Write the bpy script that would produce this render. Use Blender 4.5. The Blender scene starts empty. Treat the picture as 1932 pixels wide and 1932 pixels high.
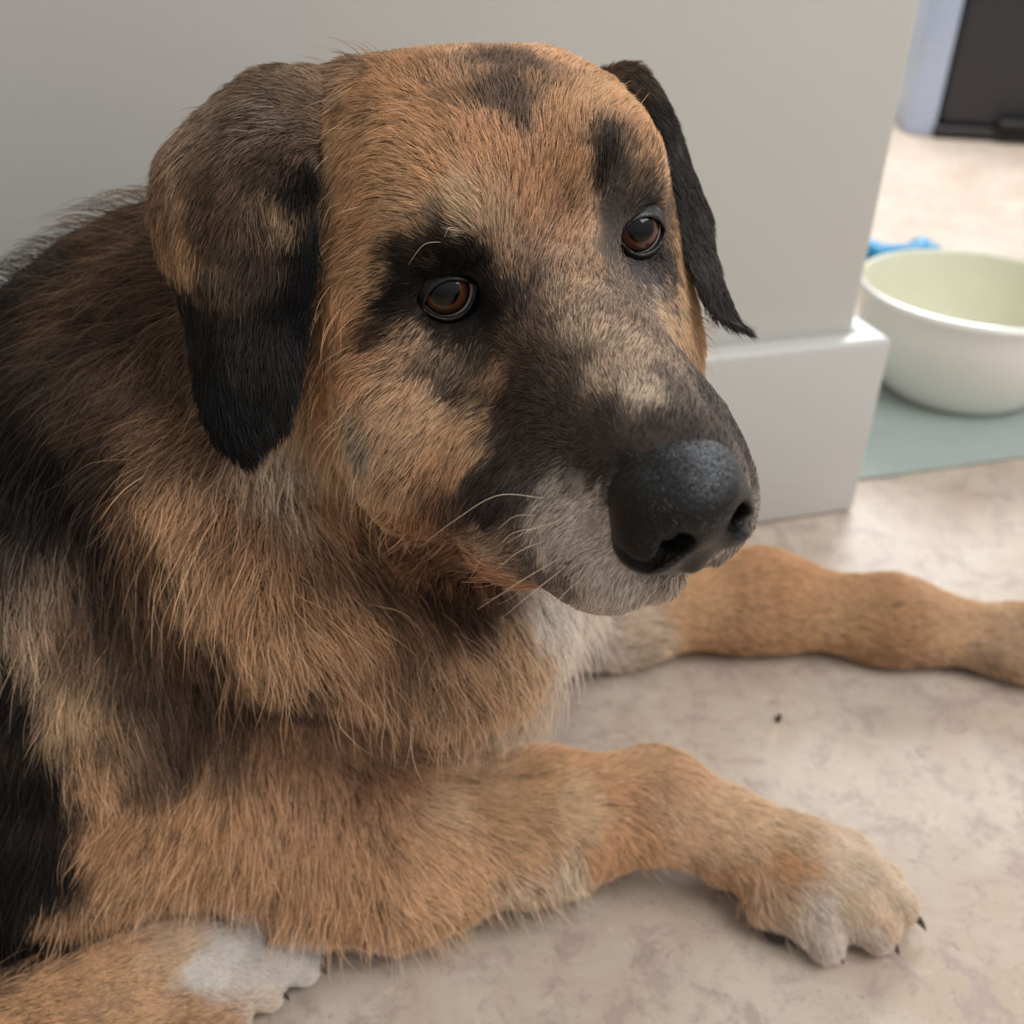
import bpy, math
import numpy as np
from mathutils import Vector, Matrix

# ------------------------------------------------------------------ camera
scene = bpy.context.scene
COL = scene.collection
CAM_H, PITCH, ROLL, FOC = 0.46, math.radians(32), math.radians(1.55), 36.9
fwd = np.array([0, math.cos(PITCH), -math.sin(PITCH)])
r0 = np.array([1.0, 0, 0]); u0 = np.cross(r0, fwd)
rgt = r0 * math.cos(ROLL) + u0 * math.sin(ROLL)
upv = -r0 * math.sin(ROLL) + u0 * math.cos(ROLL)
CAM = np.array([0, 0, CAM_H])
cd = bpy.data.cameras.new('camera'); cam = bpy.data.objects.new('camera', cd); COL.objects.link(cam)
cam.matrix_world = Matrix([[rgt[0], upv[0], -fwd[0], 0], [rgt[1], upv[1], -fwd[1], 0],
                           [rgt[2], upv[2], -fwd[2], CAM_H], [0, 0, 0, 1]])
cd.sensor_width = 36; cd.lens = FOC; cd.clip_start = 0.01; cd.clip_end = 50
cd.dof.use_dof = True; cd.dof.focus_distance = 0.355; cd.dof.aperture_fstop = 9.0; cd.dof.aperture_blades = 0
scene.camera = cam

# ------------------------------------------------------------------ light
scene.view_settings.view_transform = 'Standard'; scene.view_settings.look = 'None'
scene.view_settings.gamma = 1; scene.view_settings.use_curve_mapping = False
scene.view_settings.exposure = 0.0
world = bpy.data.worlds.new('world'); scene.world = world; world.use_nodes = True
wt = world.node_tree; bg = wt.nodes['Background']; bg.inputs[1].default_value = 0.76
tcn = wt.nodes.new('ShaderNodeTexCoord'); dt = wt.nodes.new('ShaderNodeVectorMath'); dt.operation = 'DOT_PRODUCT'; dt.inputs[1].default_value = (.35, -.15, .92)
rp = wt.nodes.new('ShaderNodeValToRGB'); wt.links.new(tcn.outputs['Generated'], dt.inputs[0]); mr = wt.nodes.new('ShaderNodeMapRange'); mr.inputs[1].default_value = -1
wt.links.new(dt.outputs['Value'], mr.inputs[0]); wt.links.new(mr.outputs[0], rp.inputs[0]); wt.links.new(rp.outputs[0], bg.inputs[0])
for e_, (p_, c_) in zip([rp.color_ramp.elements[0], rp.color_ramp.elements[1], rp.color_ramp.elements.new(.5)], ((.25, (.10, .09, .08, 1)), (.95, (1.0, 1.0, 1.0, 1)), (.55, (.40, .39, .38, 1)))): e_.position = p_; e_.color = c_
scene.cycles.adaptive_threshold = 0.025; scene.cycles.adaptive_min_samples = 12; scene.cycles.max_bounces = 7; scene.cycles.diffuse_bounces = 3; scene.cycles.glossy_bounces = 3; scene.cycles.transmission_bounces = 6; scene.cycles.transparent_max_bounces = 6
def area(name, loc, target, size, power, col=(1, 1, 1)):
    l = bpy.data.lights.new(name, 'AREA'); l.shape = 'RECTANGLE'; l.size, l.size_y = size; l.energy = power; l.color = col
    o = bpy.data.objects.new(name, l); COL.objects.link(o); o.location = loc
    d = Vector(target) - Vector(loc); o.rotation_euler = d.to_track_quat('-Z', 'Y').to_euler(); return o
area('window_daylight', (1.35, 2.9, 1.0), (0.8, 1.5, 0.0), (1.6, 1.2), 9, (0.95, 0.97, 1.0))
area('far_floor_fill', (0.85, 2.25, 1.12), (0.80, 2.0, 0.0), (0.6, 0.7), 29, (0.97, 0.98, 1.0))  # added fill lamp with no real source, brightens the far floor
area('garden_door_daylight', (1.2, -0.10, 1.8), (0.1, 0.45, 0.15), (1.2, 1.2), 27, (1.0, 0.99, 0.98))

# ------------------------------------------------------------------ helpers
def tag(o, label=None, cat=None, group=None, kind=None):
    if label: o['label'] = label
    if cat: o['category'] = cat
    if group: o['group'] = group
    if kind: o['kind'] = kind
    return o
def empty(name, loc):
    o = bpy.data.objects.new(name, None); COL.objects.link(o); o.location = loc; o.empty_display_size = 0.02; return o
def attach(o, parent):
    if parent is not None:
        o.parent = parent
        p = parent; off = Vector((0, 0, 0))
        while p is not None: off += p.location; p = p.parent
        o.location = o.location - off          # every parent here is an unrotated empty or a mesh at the origin
def mesh_obj(name, V, Fc, mat=None, parent=None, smooth=True, cols=None):
    me = bpy.data.meshes.new(name)
    V = np.asarray(V, dtype=np.float32)
    if isinstance(Fc, np.ndarray) and Fc.ndim == 2:
        n, k = Fc.shape
        me.vertices.add(len(V)); me.vertices.foreach_set('co', V.ravel())
        me.loops.add(n * k); me.loops.foreach_set('vertex_index', Fc.ravel().astype(np.int32))
        me.polygons.add(n); me.polygons.foreach_set('loop_start', np.arange(0, n * k, k, dtype=np.int32))
        me.update(calc_edges=True); me.validate()
    else:
        me.from_pydata([tuple(v) for v in V], [], Fc)
    if smooth: me.polygons.foreach_set('use_smooth', np.ones(len(me.polygons), dtype=bool))
    if cols is not None:
        a = me.attributes.new('coat', 'FLOAT_COLOR', 'POINT')
        a.data.foreach_set('color', np.c_[cols, np.ones(len(cols))].astype(np.float32).ravel())
    if mat: me.materials.append(mat)
    me.update()
    o = bpy.data.objects.new(name, me); COL.objects.link(o)
    attach(o, parent)
    return o
def place(o):      # shift a mesh built in world space so that its origin sits under its parent frame
    return o

# ---- signed-distance modelling: primitives blended smoothly on a grid, meshed by surface nets
class Field:
    def __init__(s, lo, hi, h):
        s.lo = np.array(lo, float); s.h = h
        s.n = np.ceil((np.array(hi) - s.lo) / h).astype(int) + 1
        s.d = np.full(s.n, 1.0, dtype=np.float32)
    def sub(s, lo, hi):
        a = np.clip(np.floor((lo - s.lo) / s.h).astype(int), 0, s.n); b = np.clip(np.ceil((hi - s.lo) / s.h).astype(int) + 1, 0, s.n)
        if np.any(b <= a): return None, None
        sl = tuple(slice(i, j) for i, j in zip(a, b))
        ax = [s.lo[i] + s.h * np.arange(a[i], b[i]) for i in range(3)]
        return sl, np.stack(np.meshgrid(*ax, indexing='ij'), -1).astype(np.float32)
    def put(s, sl, e, k, op):
        d = s.d[sl]
        if op == 'add':
            hh = np.maximum(k - np.abs(d - e), 0) / k; s.d[sl] = np.minimum(d, e) - hh * hh * k * 0.25
        else:
            hh = np.maximum(k - np.abs(d + e), 0) / k; s.d[sl] = np.maximum(d, -e) + hh * hh * k * 0.25
    def ell(s, c, r, M=None, k=0.02, op='add'):
        c = np.asarray(c, float); r = np.asarray(r, float); m = r.max() + k + 2 * s.h + 0.01
        sl, p = s.sub(c - m, c + m)
        if sl is None: return
        q = p - c.astype(np.float32)
        if M is not None: q = q @ np.asarray(M, np.float32)
        k0 = np.linalg.norm(q / r, axis=-1); k1 = np.linalg.norm(q / (r * r), axis=-1) + 1e-9
        s.put(sl, k0 * (k0 - 1) / k1, k, op)
    def cone(s, a, b, ra, rb, k=0.02, op='add'):
        a = np.asarray(a, float); b = np.asarray(b, float); m = max(ra, rb) + k + 2 * s.h
        sl, p = s.sub(np.minimum(a, b) - m, np.maximum(a, b) + m)
        if sl is None: return
        ab = b - a; t = np.clip(((p - a.astype(np.float32)) @ ab.astype(np.float32)) / (ab @ ab), 0, 1)
        e = np.linalg.norm(p - a.astype(np.float32) - t[..., None] * ab.astype(np.float32), axis=-1) - (ra + (rb - ra) * t)
        s.put(sl, e, k, op)
    def chain(s, pts, k=0.02, op='add'):
        for (a, ra), (b, rb) in zip(pts[:-1], pts[1:]): s.cone(a, b, ra, rb, k, op)
    def mesh(s):
        d = s.d; nx, ny, nz = d.shape; ins = d < 0
        c = np.zeros((nx-1, ny-1, nz-1), np.int8)
        for i in (0, 1):
            for j in (0, 1):
                for l in (0, 1): c += ins[i:nx-1+i, j:ny-1+j, l:nz-1+l]
        act = np.argwhere((c > 0) & (c < 8)); idx = -np.ones(c.shape, np.int32); idx[tuple(act.T)] = np.arange(len(act))
        acc = np.zeros((len(act), 3)); cnt = np.zeros(len(act))
        cor = [(i, j, l) for i in (0, 1) for j in (0, 1) for l in (0, 1)]
        for A in cor:
            for ax in range(3):
                if A[ax] == 1: continue
                Bc = list(A); Bc[ax] = 1
                va = d[tuple((act + A).T)]; vb = d[tuple((act + Bc).T)]
                mk = (va < 0) != (vb < 0); t = np.where(mk, va / (va - vb + 1e-20), 0)
                pt = np.tile(np.array(A, float), (len(act), 1)); pt[:, ax] += t
                acc[mk] += pt[mk]; cnt[mk] += 1
        V = s.lo + s.h * (act + acc / cnt[:, None])
        Q = []
        for ax in range(3):
            o1, o2 = [(1, 2), (2, 0), (0, 1)][ax]
            sa = [slice(None)] * 3; sb = [slice(None)] * 3
            sa[ax] = slice(0, -1); sb[ax] = slice(1, None)
            cr = ins[tuple(sa)] != ins[tuple(sb)]
            e = np.argwhere(cr); e = e[(e[:, o1] > 0) & (e[:, o2] > 0) & (e[:, o1] < d.shape[o1]-1) & (e[:, o2] < d.shape[o2]-1)]
            u1 = np.zeros(3, int); u1[o1] = 1; u2 = np.zeros(3, int); u2[o2] = 1
            q = np.stack([idx[tuple((e - u1 - u2).T)], idx[tuple((e - u2).T)], idx[tuple(e.T)], idx[tuple((e - u1).T)]], 1)
            fl = ~ins[tuple(e.T)]; q[fl] = q[fl][:, ::-1]; Q.append(q)
        return V, np.concatenate(Q)

def smooth_mesh(V, Q, it=2, lam=0.5):
    e = np.concatenate([Q[:, [i, (i+1) % 4]] for i in range(4)]); n = len(V)
    for _ in range(it):
        S = np.stack([np.bincount(e[:, 0], V[e[:, 1], i], n) + np.bincount(e[:, 1], V[e[:, 0], i], n) for i in range(3)], 1)
        c = np.bincount(e[:, 0], minlength=n) + np.bincount(e[:, 1], minlength=n)
        V = V + lam * (S / c[:, None] - V)
    return V
def vert_normals(V, Q):
    fn = np.cross(V[Q[:, 2]] - V[Q[:, 0]], V[Q[:, 3]] - V[Q[:, 1]])
    N = np.zeros_like(V)
    for i in range(4):
        for j in range(3): N[:, j] += np.bincount(Q[:, i], fn[:, j], len(V))
    return N / (np.linalg.norm(N, axis=1, keepdims=True) + 1e-12)

# ------------------------------------------------------------------ dog: head frame (F forward, S dog's left, U up), centimetres
HR = np.array([[0.3514, 0.9158, -0.1946], [-0.9358, 0.35, -0.0429], [0.0288, 0.1972, 0.9799]])
HT = np.array([0.0098, 0.3632, 0.3381])
def hp(F, S, U): return HT + HR @ (np.array([F, S - 0.062 * max(F, 0), U], float) / 100)     # the muzzle points slightly to the dog's right

# ------------------------------------------------------------------ materials
def srgb(r, g, b): return tuple(((c/255)/12.92 if c/255 <= 0.04045 else ((c/255+0.055)/1.055)**2.4) for c in (r, g, b)) + (1,)
class Mat:
    def __init__(s, name, rough=.5, **kw):
        s.m = bpy.data.materials.new(name); s.m.use_nodes = True; s.t = s.m.node_tree; s.n = s.t.nodes; s.b = s.n['Principled BSDF']
        s.b.inputs['Roughness'].default_value = rough
        for k, v in kw.items(): s.b.inputs[k.replace('_', ' ')].default_value = v
    def node(s, ty, props={}, **ins):
        n = s.n.new(ty)
        for k, v in props.items(): setattr(n, k, v)
        for k, v in ins.items(): s.set(n, k.replace('_', ' '), v)
        return n
    def set(s, n, k, v):
        i = n.inputs[int(k)] if k.isdigit() else n.inputs[k]
        if hasattr(v, 'links') or isinstance(v, bpy.types.NodeSocket): s.t.links.new(v, i)
        else: i.default_value = v
    def coord(s, out='Object'): return s.n.new('ShaderNodeTexCoord').outputs[out]
    def noise(s, scale, detail=4, rough=.5, vec=None, dist=0):
        n = s.node('ShaderNodeTexNoise', Scale=float(scale), Detail=float(detail), Roughness=rough, Distortion=float(dist))
        s.t.links.new(vec if vec is not None else s.coord(), n.inputs['Vector']); return n.outputs['Fac']
    def ramp(s, fac, stops, interp='LINEAR'):
        n = s.n.new('ShaderNodeValToRGB'); n.color_ramp.interpolation = interp; e = n.color_ramp.elements
        while len(e) < len(stops): e.new(.5)
        for i, (p, c) in enumerate(stops): e[i].position = p; e[i].color = c if len(c) == 4 else c + (1,)
        s.t.links.new(fac, n.inputs[0]); return n.outputs[0]
    def mix(s, fac, a, b, mode='MIX'):
        n = s.n.new('ShaderNodeMix'); n.data_type = 'RGBA'; n.blend_type = mode
        for i, v in ((0, fac), (6, a), (7, b)):
            if isinstance(v, bpy.types.NodeSocket): s.t.links.new(v, n.inputs[i])
            else: n.inputs[i].default_value = v
        return n.outputs[2]
    def bump(s, h, strength=.3, dist=.002):
        n = s.node('ShaderNodeBump', Strength=float(strength), Distance=float(dist)); s.t.links.new(h, n.inputs['Height']); s.t.links.new(n.outputs[0], s.b.inputs['Normal'])
    def base(s, c):
        if isinstance(c, bpy.types.NodeSocket): s.t.links.new(c, s.b.inputs['Base Color'])
        else: s.b.inputs['Base Color'].default_value = c
        return s.m
g1 = lambda v: (v, v, v, 1)
# painted wall
w = Mat('wall_paint', .62); n1 = w.noise(2.2, 3); n2 = w.noise(420, 3); n3 = w.noise(9, 5, .6)
c = w.mix(w.ramp(n1, [(.3, g1(0)), (.7, g1(1))]), srgb(195, 193, 187), srgb(200, 198, 192))
c = w.mix(w.ramp(n3, [(.66, g1(0)), (.74, g1(.35))]), c, srgb(188, 180, 168))
w.bump(w.mix(.5, n2, w.noise(60, 2)), .10, .002); M_WALL = w.base(c)
w = Mat('gloss_white_paint', .34); c = w.mix(w.noise(5, 4), srgb(192, 191, 187), srgb(200, 199, 196)); w.bump(w.noise(70, 3), .06, .002); M_TRIM = w.base(c)
# marbled vinyl floor
w = Mat('marbled_vinyl', .5, Specular_IOR_Level=.5)
co = w.coord(); n1 = w.noise(11, 8, .68, dist=.6); n2 = w.noise(45, 7, .72, dist=.4); n3 = w.noise(160, 4, .7); n4 = w.noise(6, 3)
c = w.mix(w.ramp(n1, [(.38, g1(0)), (.62, g1(1))]), srgb(185, 166, 147), srgb(200, 186, 170))
c = w.mix(w.ramp(n2, [(.40, g1(.75)), (.50, g1(0))]), c, srgb(168, 149, 140))
c = w.mix(w.ramp(w.noise(30, 9, .75, dist=1.2), [(.58, g1(0)), (.68, g1(.65))]), c, srgb(213, 196, 173))
c = w.mix(w.ramp(w.noise(24, 8, .8, dist=.9), [(.30, g1(.7)), (.40, g1(0))]), c, srgb(142, 128, 126))
c = w.mix(w.ramp(w.noise(120, 6, .8, dist=.5), [(.31, g1(.85)), (.37, g1(0))]), c, srgb(114, 93, 89))
c = w.mix(w.ramp(w.noise(260, 5, .8, dist=.6), [(.30, g1(.7)), (.40, g1(0))]), c, srgb(120, 98, 92))
c = w.mix(w.ramp(w.noise(75, 7, .8, dist=1.0), [(.33, g1(.6)), (.43, g1(0))]), c, srgb(142, 124, 124))
c = w.mix(w.ramp(n4, [(.55, g1(0)), (.75, g1(.25))]), c, srgb(164, 157, 160))
w.bump(w.mix(.5, n3, n2), .12, .0015); M_FLOOR = w.base(c)
w = Mat('glazed_ceramic', .18, Coat_Weight=.5, Coat_Roughness=.08)
wv = w.node('ShaderNodeTexWave', {'bands_direction': 'Z'}, Scale=48.0, Distortion=3.0, Detail=2.0); w.t.links.new(w.coord(), wv.inputs['Vector'])
w.bump(wv.outputs['Fac'], .08, .002); M_BOWL = w.base(w.mix(w.noise(30, 4), srgb(236, 234, 226), srgb(242, 240, 234)))
w = Mat('cream_glaze', .25, Coat_Weight=.4); M_BOWLIN = w.base(w.mix(w.noise(14, 3), srgb(214, 214, 190), srgb(222, 221, 200)))
w = Mat('rubber_mat', .7); w.bump(w.noise(300, 2), .3, .001); M_MAT = w.base(w.mix(w.noise(40, 4), srgb(150, 162, 156), srgb(163, 174, 168)))
w = Mat('dark_bin_plastic', .42); M_BIN = w.base(w.mix(w.noise(8, 3), srgb(36, 36, 40), srgb(44, 44, 48)))
w = Mat('black_plastic', .5); M_BLACK = w.base(w.mix(w.noise(30, 2), srgb(24, 22, 22), srgb(34, 31, 32)))
w = Mat('painted_window_sheen', .35, Metallic=.3); M_SHEEN = w.base(w.mix(w.noise(60, 3), srgb(176, 192, 220), srgb(190, 204, 228)))  # pale blue colour stands in for window light reflected on the bin
w = Mat('blue_rubber', .45); M_BLUE = w.base(w.mix(w.noise(50, 3), srgb(10, 120, 165), srgb(30, 145, 190)))
w = Mat('dirt_crumb', .9); M_CRUMB = w.base(w.mix(w.noise(900, 3), srgb(60, 45, 38), srgb(96, 78, 66)))
# dog skin and pads
w = Mat('dog_skin', .8); at_ = w.node('ShaderNodeAttribute', {'attribute_name': 'coat'}); w.bump(w.noise(500, 3), .5, .002)
M_SKIN = w.base(w.mix(w.noise(350, 4), w.mix(1.0, at_.outputs['Color'], (.45, .42, .40, 1), 'MULTIPLY'), w.mix(1.0, at_.outputs['Color'], (.75, .72, .70, 1), 'MULTIPLY')))
w = Mat('eyelid_skin', .32, Specular_IOR_Level=.5); w.bump(w.noise(1500, 3), .35, .0006); M_LID = w.base(w.mix(w.noise(600, 3), srgb(14, 12, 12), srgb(30, 27, 27)))
w = Mat('nose_leather', .36, Specular_IOR_Level=.3)
vo = w.node('ShaderNodeTexVoronoi', {'feature': 'DISTANCE_TO_EDGE'}, Scale=950.0); w.t.links.new(w.coord(), vo.inputs['Vector'])
nb = w.noise(1400, 4)
w.bump(w.mix(.45, w.ramp(vo.outputs['Distance'], [(0, g1(0)), (.12, g1(1))]), nb), .7, .0008)
dry_sheen = w.node('ShaderNodeAttribute', {'attribute_name': 'coat'})
fl = w.mix(w.ramp(w.noise(700, 6, .75), [(.40, g1(0)), (.62, g1(1))]), g1(0), dry_sheen.outputs['Color'])
nc = w.mix(fl, w.mix(w.noise(300, 4), srgb(15, 13, 12), srgb(24, 21, 20)), srgb(112, 116, 121))  # grey-blue top: dry leather plus sky reflection painted into the colour
w.set(w.b, 'Roughness', w.ramp(dry_sheen.outputs['Color'], [(0, g1(.30)), (1, g1(.5))])); M_NOSE = w.base(nc)
w = Mat('claw_horn', .35); M_CLAW = w.base(w.mix(w.noise(400, 3), srgb(44, 36, 34), srgb(82, 66, 60)))
w = Mat('paw_pad', .75); w.bump(w.noise(1200, 4), .5, .001); M_PAD = w.base(w.mix(w.noise(500, 3), srgb(40, 34, 33), srgb(64, 54, 52)))
# eye: rings by angle from the gaze axis (local +z)
w = Mat('dog_eye', .12, Specular_IOR_Level=.1, Coat_Weight=1.0, Coat_Roughness=.01, Coat_IOR=1.38, IOR=1.4)
sx = w.node('ShaderNodeSeparateXYZ'); nv = w.node('ShaderNodeVectorMath', {'operation': 'NORMALIZE'}); w.t.links.new(w.coord(), nv.inputs[0]); w.t.links.new(nv.outputs[0], sx.inputs[0])
ac = w.node('ShaderNodeMath', {'operation': 'ARCCOSINE'}); w.t.links.new(sx.outputs['Z'], ac.inputs[0])
atn = w.node('ShaderNodeMath', {'operation': 'ARCTAN2'}); w.t.links.new(sx.outputs['Y'], atn.inputs[0]); w.t.links.new(sx.outputs['X'], atn.inputs[1])
cv = w.node('ShaderNodeCombineXYZ'); ml = w.node('ShaderNodeMath', {'operation': 'MULTIPLY'}); w.t.links.new(atn.outputs[0], ml.inputs[0]); ml.inputs[1].default_value = 9
w.t.links.new(ml.outputs[0], cv.inputs[0]); w.t.links.new(ac.outputs[0], cv.inputs[1])
fib = w.noise(2.2, 5, .6, cv.outputs[0])
ang = w.node('ShaderNodeMath', {'operation': 'MULTIPLY'}); w.t.links.new(ac.outputs[0], ang.inputs[0]); ang.inputs[1].default_value = 1/1.2
iris = w.mix(fib, srgb(66, 38, 24), srgb(106, 66, 42))
ringc = w.ramp(ang.outputs[0], [(0, srgb(7, 7, 8)), (.32, srgb(7, 7, 8)), (.345, srgb(60, 32, 18)), (.40, srgb(255, 255, 255)), (.535, srgb(200, 190, 180)), (.62, srgb(34, 20, 14)), (.65, srgb(30, 22, 18)), (.68, srgb(168, 158, 152)), (.80, srgb(120, 90, 80))])
isin = w.ramp(ang.outputs[0], [(.635, g1(1)), (.66, g1(0))])
M_EYE = w.base(w.mix(isin, ringc, w.mix(1.0, ringc, iris, 'MULTIPLY')))
# hair
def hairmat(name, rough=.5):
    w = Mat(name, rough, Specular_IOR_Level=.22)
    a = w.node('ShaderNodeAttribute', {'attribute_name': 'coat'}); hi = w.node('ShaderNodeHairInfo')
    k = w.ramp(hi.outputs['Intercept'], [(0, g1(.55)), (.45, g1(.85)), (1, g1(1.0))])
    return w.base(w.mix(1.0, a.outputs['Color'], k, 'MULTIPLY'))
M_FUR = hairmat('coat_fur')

# ------------------------------------------------------------------ dog body (one continuous surface)
H = 0.0031
fld = Field((-0.93, -0.05, -0.01), (0.60, 0.64, 0.44), H)
B = fld
# trunk
TR = np.array([[math.cos(.30), -math.sin(.30), 0], [math.sin(.30), math.cos(.30), 0], [0, 0, 1]])     # the trunk lies along the wall
B.ell((-0.42, 0.385, 0.120), (0.34, 0.120, 0.132), TR, k=.04)
B.ell((-0.66, 0.300, 0.11), (0.16, 0.125, 0.120), TR, k=.05)
B.ell((-0.21, 0.450, 0.13), (0.15, 0.105, 0.135), TR, k=.05)
B.ell((-0.32, 0.375, 0.085), (0.17, 0.090, 0.090), TR, k=.05)
B.ell((-0.265, 0.345, 0.060), (0.12, 0.070, 0.066), k=.03)
# neck
B.chain([((-0.24, .465, .145), .088), ((-0.14, .465, .208), .085), ((-0.05, .45, .265), .078)], k=.05)
B.chain([((-.240, .475, .225), .036), ((-0.175, .478, .262), .035), ((-0.120, .465, .298), .036)], k=.04)
# ruff and chest
B.ell((-0.075, 0.435, 0.170), (0.090, 0.075, 0.080), k=.03)
B.chain([((-.168, .400, .245), .034), ((-.136, .383, .225), .036), ((-.110, .369, .198), .037), ((-.080, .364, .177), .038), ((-.042, .370, .164), .037), ((-.012, .389, .155), .036), ((.012, .425, .150), .032)], k=.016)
B.ell((-0.075, 0.465, 0.075), (0.093, 0.078, 0.080), k=.03)
# near shoulder, upper arm, forearm, paw
B.ell((-0.175, 0.406, 0.110), (0.092, 0.075, 0.092), k=.04)
B.cone((-0.16, .380, .09), (-0.095, .350, .045), .062, .043, k=.04)
B.chain([((-0.095, .350, .038), .035), ((-0.05, .352, .038), .034), ((0.02, .373, .040), .030), ((0.078, .384, .043), .027)], k=.025)
B.chain([((0.078, .383, .044), .026), ((0.118, .375, .031), .021), ((0.150, .362, .024), .021)], k=.012)
B.ell((0.154, .358, .023), (.028, .029, .020), k=.015)
for (a, b, ra, rb) in (((.145, .380, .025), (.198, .366, .011), .012, .0095), ((.150, .366, .029), (.199, .349, .013), .0130, .0112),
                       ((.145, .354, .026), (.185, .336, .013), .0135, .0115), ((.135, .348, .018), (.160, .3305, .011), .0120, .0102)):
    m = ((np.array(a) + np.array(b)) / 2 + np.array([.006, 0, .004]))
    B.chain([(a, ra), (tuple(m), (ra + rb) / 2 + .0005), (b, rb)], k=.006)
# far foreleg
B.chain([((-0.02, .52, .06), .045), ((0.07, .562, .034), .031), ((0.17, .582, .030), .029), ((0.26, .570, .025), .024), ((0.35, .552, .021), .0200), ((0.50, .530, .021), .0190)], k=.03)
B.ell((0.55, .520, .020), (.040, .032, .020), k=.02)
# hind leg, on a field of its own so that it stays apart from the elbow it lies against
B = fld2 = Field(fld.lo, (0.60, 0.64, 0.44), H)
B.chain([((-0.58, .22, .10), .10), ((-0.50, .16, .065), .06), ((-0.40, .19, .040), .036)], k=.05)
B.chain([((-0.40, .20, .034), .030), ((-0.26, .246, .028), .025), ((-0.17, .282, .026), .022)], k=.03)
B.ell((-0.147, .295, .025), (.030, .025, .020), k=.012)
for (a, b, ra, rb) in (((-0.1430, .312, .024), (-0.0960, .3185, .011), .0115, .0085), ((-0.1410, .301, .028), (-0.0940, .3060, .012), .0120, .0090),
                       ((-0.1470, .289, .026), (-0.1090, .2925, .011), .0115, .0088), ((-0.1530, .278, .019), (-0.1210, .2800, .010), .010, .0080)):
    m = ((np.array(a) + np.array(b)) / 2 + np.array([.005, 0, .005]))
    B.chain([(a, ra), (tuple(m), (ra + rb) / 2 + .001), (b, rb)], k=.003)
# tail
B.chain([((-0.78, .27, .09), .05), ((-0.86, .20, .05), .04), ((-0.84, .08, .035), .034), ((-0.74, .0, .03), .025)], k=.03)
# head
B = fld3 = Field(fld.lo, (0.60, 0.64, 0.44), H)
def hell(c, r, rot=(0, 0, 0), k=1.5, op='add', mir=True):
    # the muzzle bends a little to the dog's right
    for s in ((1, -1) if (mir and abs(c[1]) > 1e-6) else (1,)):
        from mathutils import Euler
        E_ = np.array(Euler((math.radians(rot[0]) * s, math.radians(rot[1]), math.radians(rot[2]) * s)).to_matrix())
        B.ell(hp(c[0], c[1] * s, c[2]), np.array(r) / 100, HR @ E_, k=k / 100, op=op)
def hcone(a, b, ra, rb, k=1.5, op='add', mir=True):
    for s in ((1, -1) if (mir and (abs(a[1]) > 1e-6 or abs(b[1]) > 1e-6)) else (1,)):
        B.cone(hp(a[0], a[1]*s, a[2]), hp(b[0], b[1]*s, b[2]), ra/100, rb/100, k=k/100, op=op)
hell((-6.2, 0, 0.3), (7.0, 6.5, 5.8), k=2)
hell((-6.6, -2.4, 2.5), (5.4, 3.3, 3.75), k=2, mir=False)
hell((-6.8, 2.8, 1.3), (5.2, 3.5, 3.6), k=2, mir=False)
hell((-1.9, 2.6, 2.3), (2.5, 2.4, 2.1), k=2)
hell((-4.2, -4.9, -3.4), (4.6, 3.3, 4.6), k=2.5, mir=False)
hell((-4.4, 3.7, -3.0), (4.4, 3.0, 4.2), k=2.5, mir=False)
hell((-2.0, -5.3, -6.2), (4.6, 3.4, 3.8), k=2.0, mir=False)
hell((-2.8, 3.5, -6.0), (4.2, 2.8, 3.4), k=2.0, mir=False)
hcone((-.5, 0, -3.7), (8.4, 0, -4.3), 4.0, 2.35, k=2)
hcone((-.5, 0, -1.0), (9.8, 0, -2.6), 2.0, 1.5, k=1.5)
hell((5.6, -2.5, -6.1), (5.2, 2.0, 2.8), k=1.0, mir=False)
hell((8.0, -1.7, -6.0), (2.8, 1.6, 2.1), k=1.0, mir=False)
hell((2.8, -3.6, -6.9), (3.8, 2.2, 2.9), k=1.2, mir=False)
hell((3.4, -3.5, -7.1), (3.0, 1.6, 2.0), k=1.0, mir=False)
hell((5.0, 2.1, -5.8), (4.8, 1.8, 3.0), k=1.0, mir=False)
hell((7.8, 1.3, -6.1), (2.6, 1.4, 2.1), k=1.0, mir=False)
hcone((-1, 0, -8.8), (7.5, .1, -8.5), 2.6, 1.15, k=.3)
hell((10.4, -.1, -4.1), (1.3, 1.9, 2.0), k=1)
B.cone(np.array([-0.0679, 0.4313, 0.3727]), np.array([-0.0852, 0.4358, 0.3743]), .015, .010, k=.02)
# jaw to neck
B.cone(hp(-7, 0, -4.0), (-.07, .455, .220), .052, .075, k=.03)
# eye sockets
EYE = {-1: (-0.95, -3.5, -0.25), 1: (-0.95, 3.65, -0.1)}
for s in (-1, 1):
    e = EYE[s]
    B.ell(hp(e[0] + 1.3, e[1] + .1 * s, e[2]), np.array((1.5, 1.02, .74)) / 100, HR, k=.006, op='sub')
    B.ell(hp(*e), (.0124,)*3, k=.002, op='sub')
for g_, k_ in ((fld3, .007), (fld2, .005)):
    hh = np.maximum(k_ - np.abs(fld.d - g_.d), 0) / k_; fld.d = np.minimum(fld.d, g_.d) - hh*hh*k_*.25
BV, BQ = fld.mesh(); BV = smooth_mesh(BV, BQ, 1)

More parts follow.
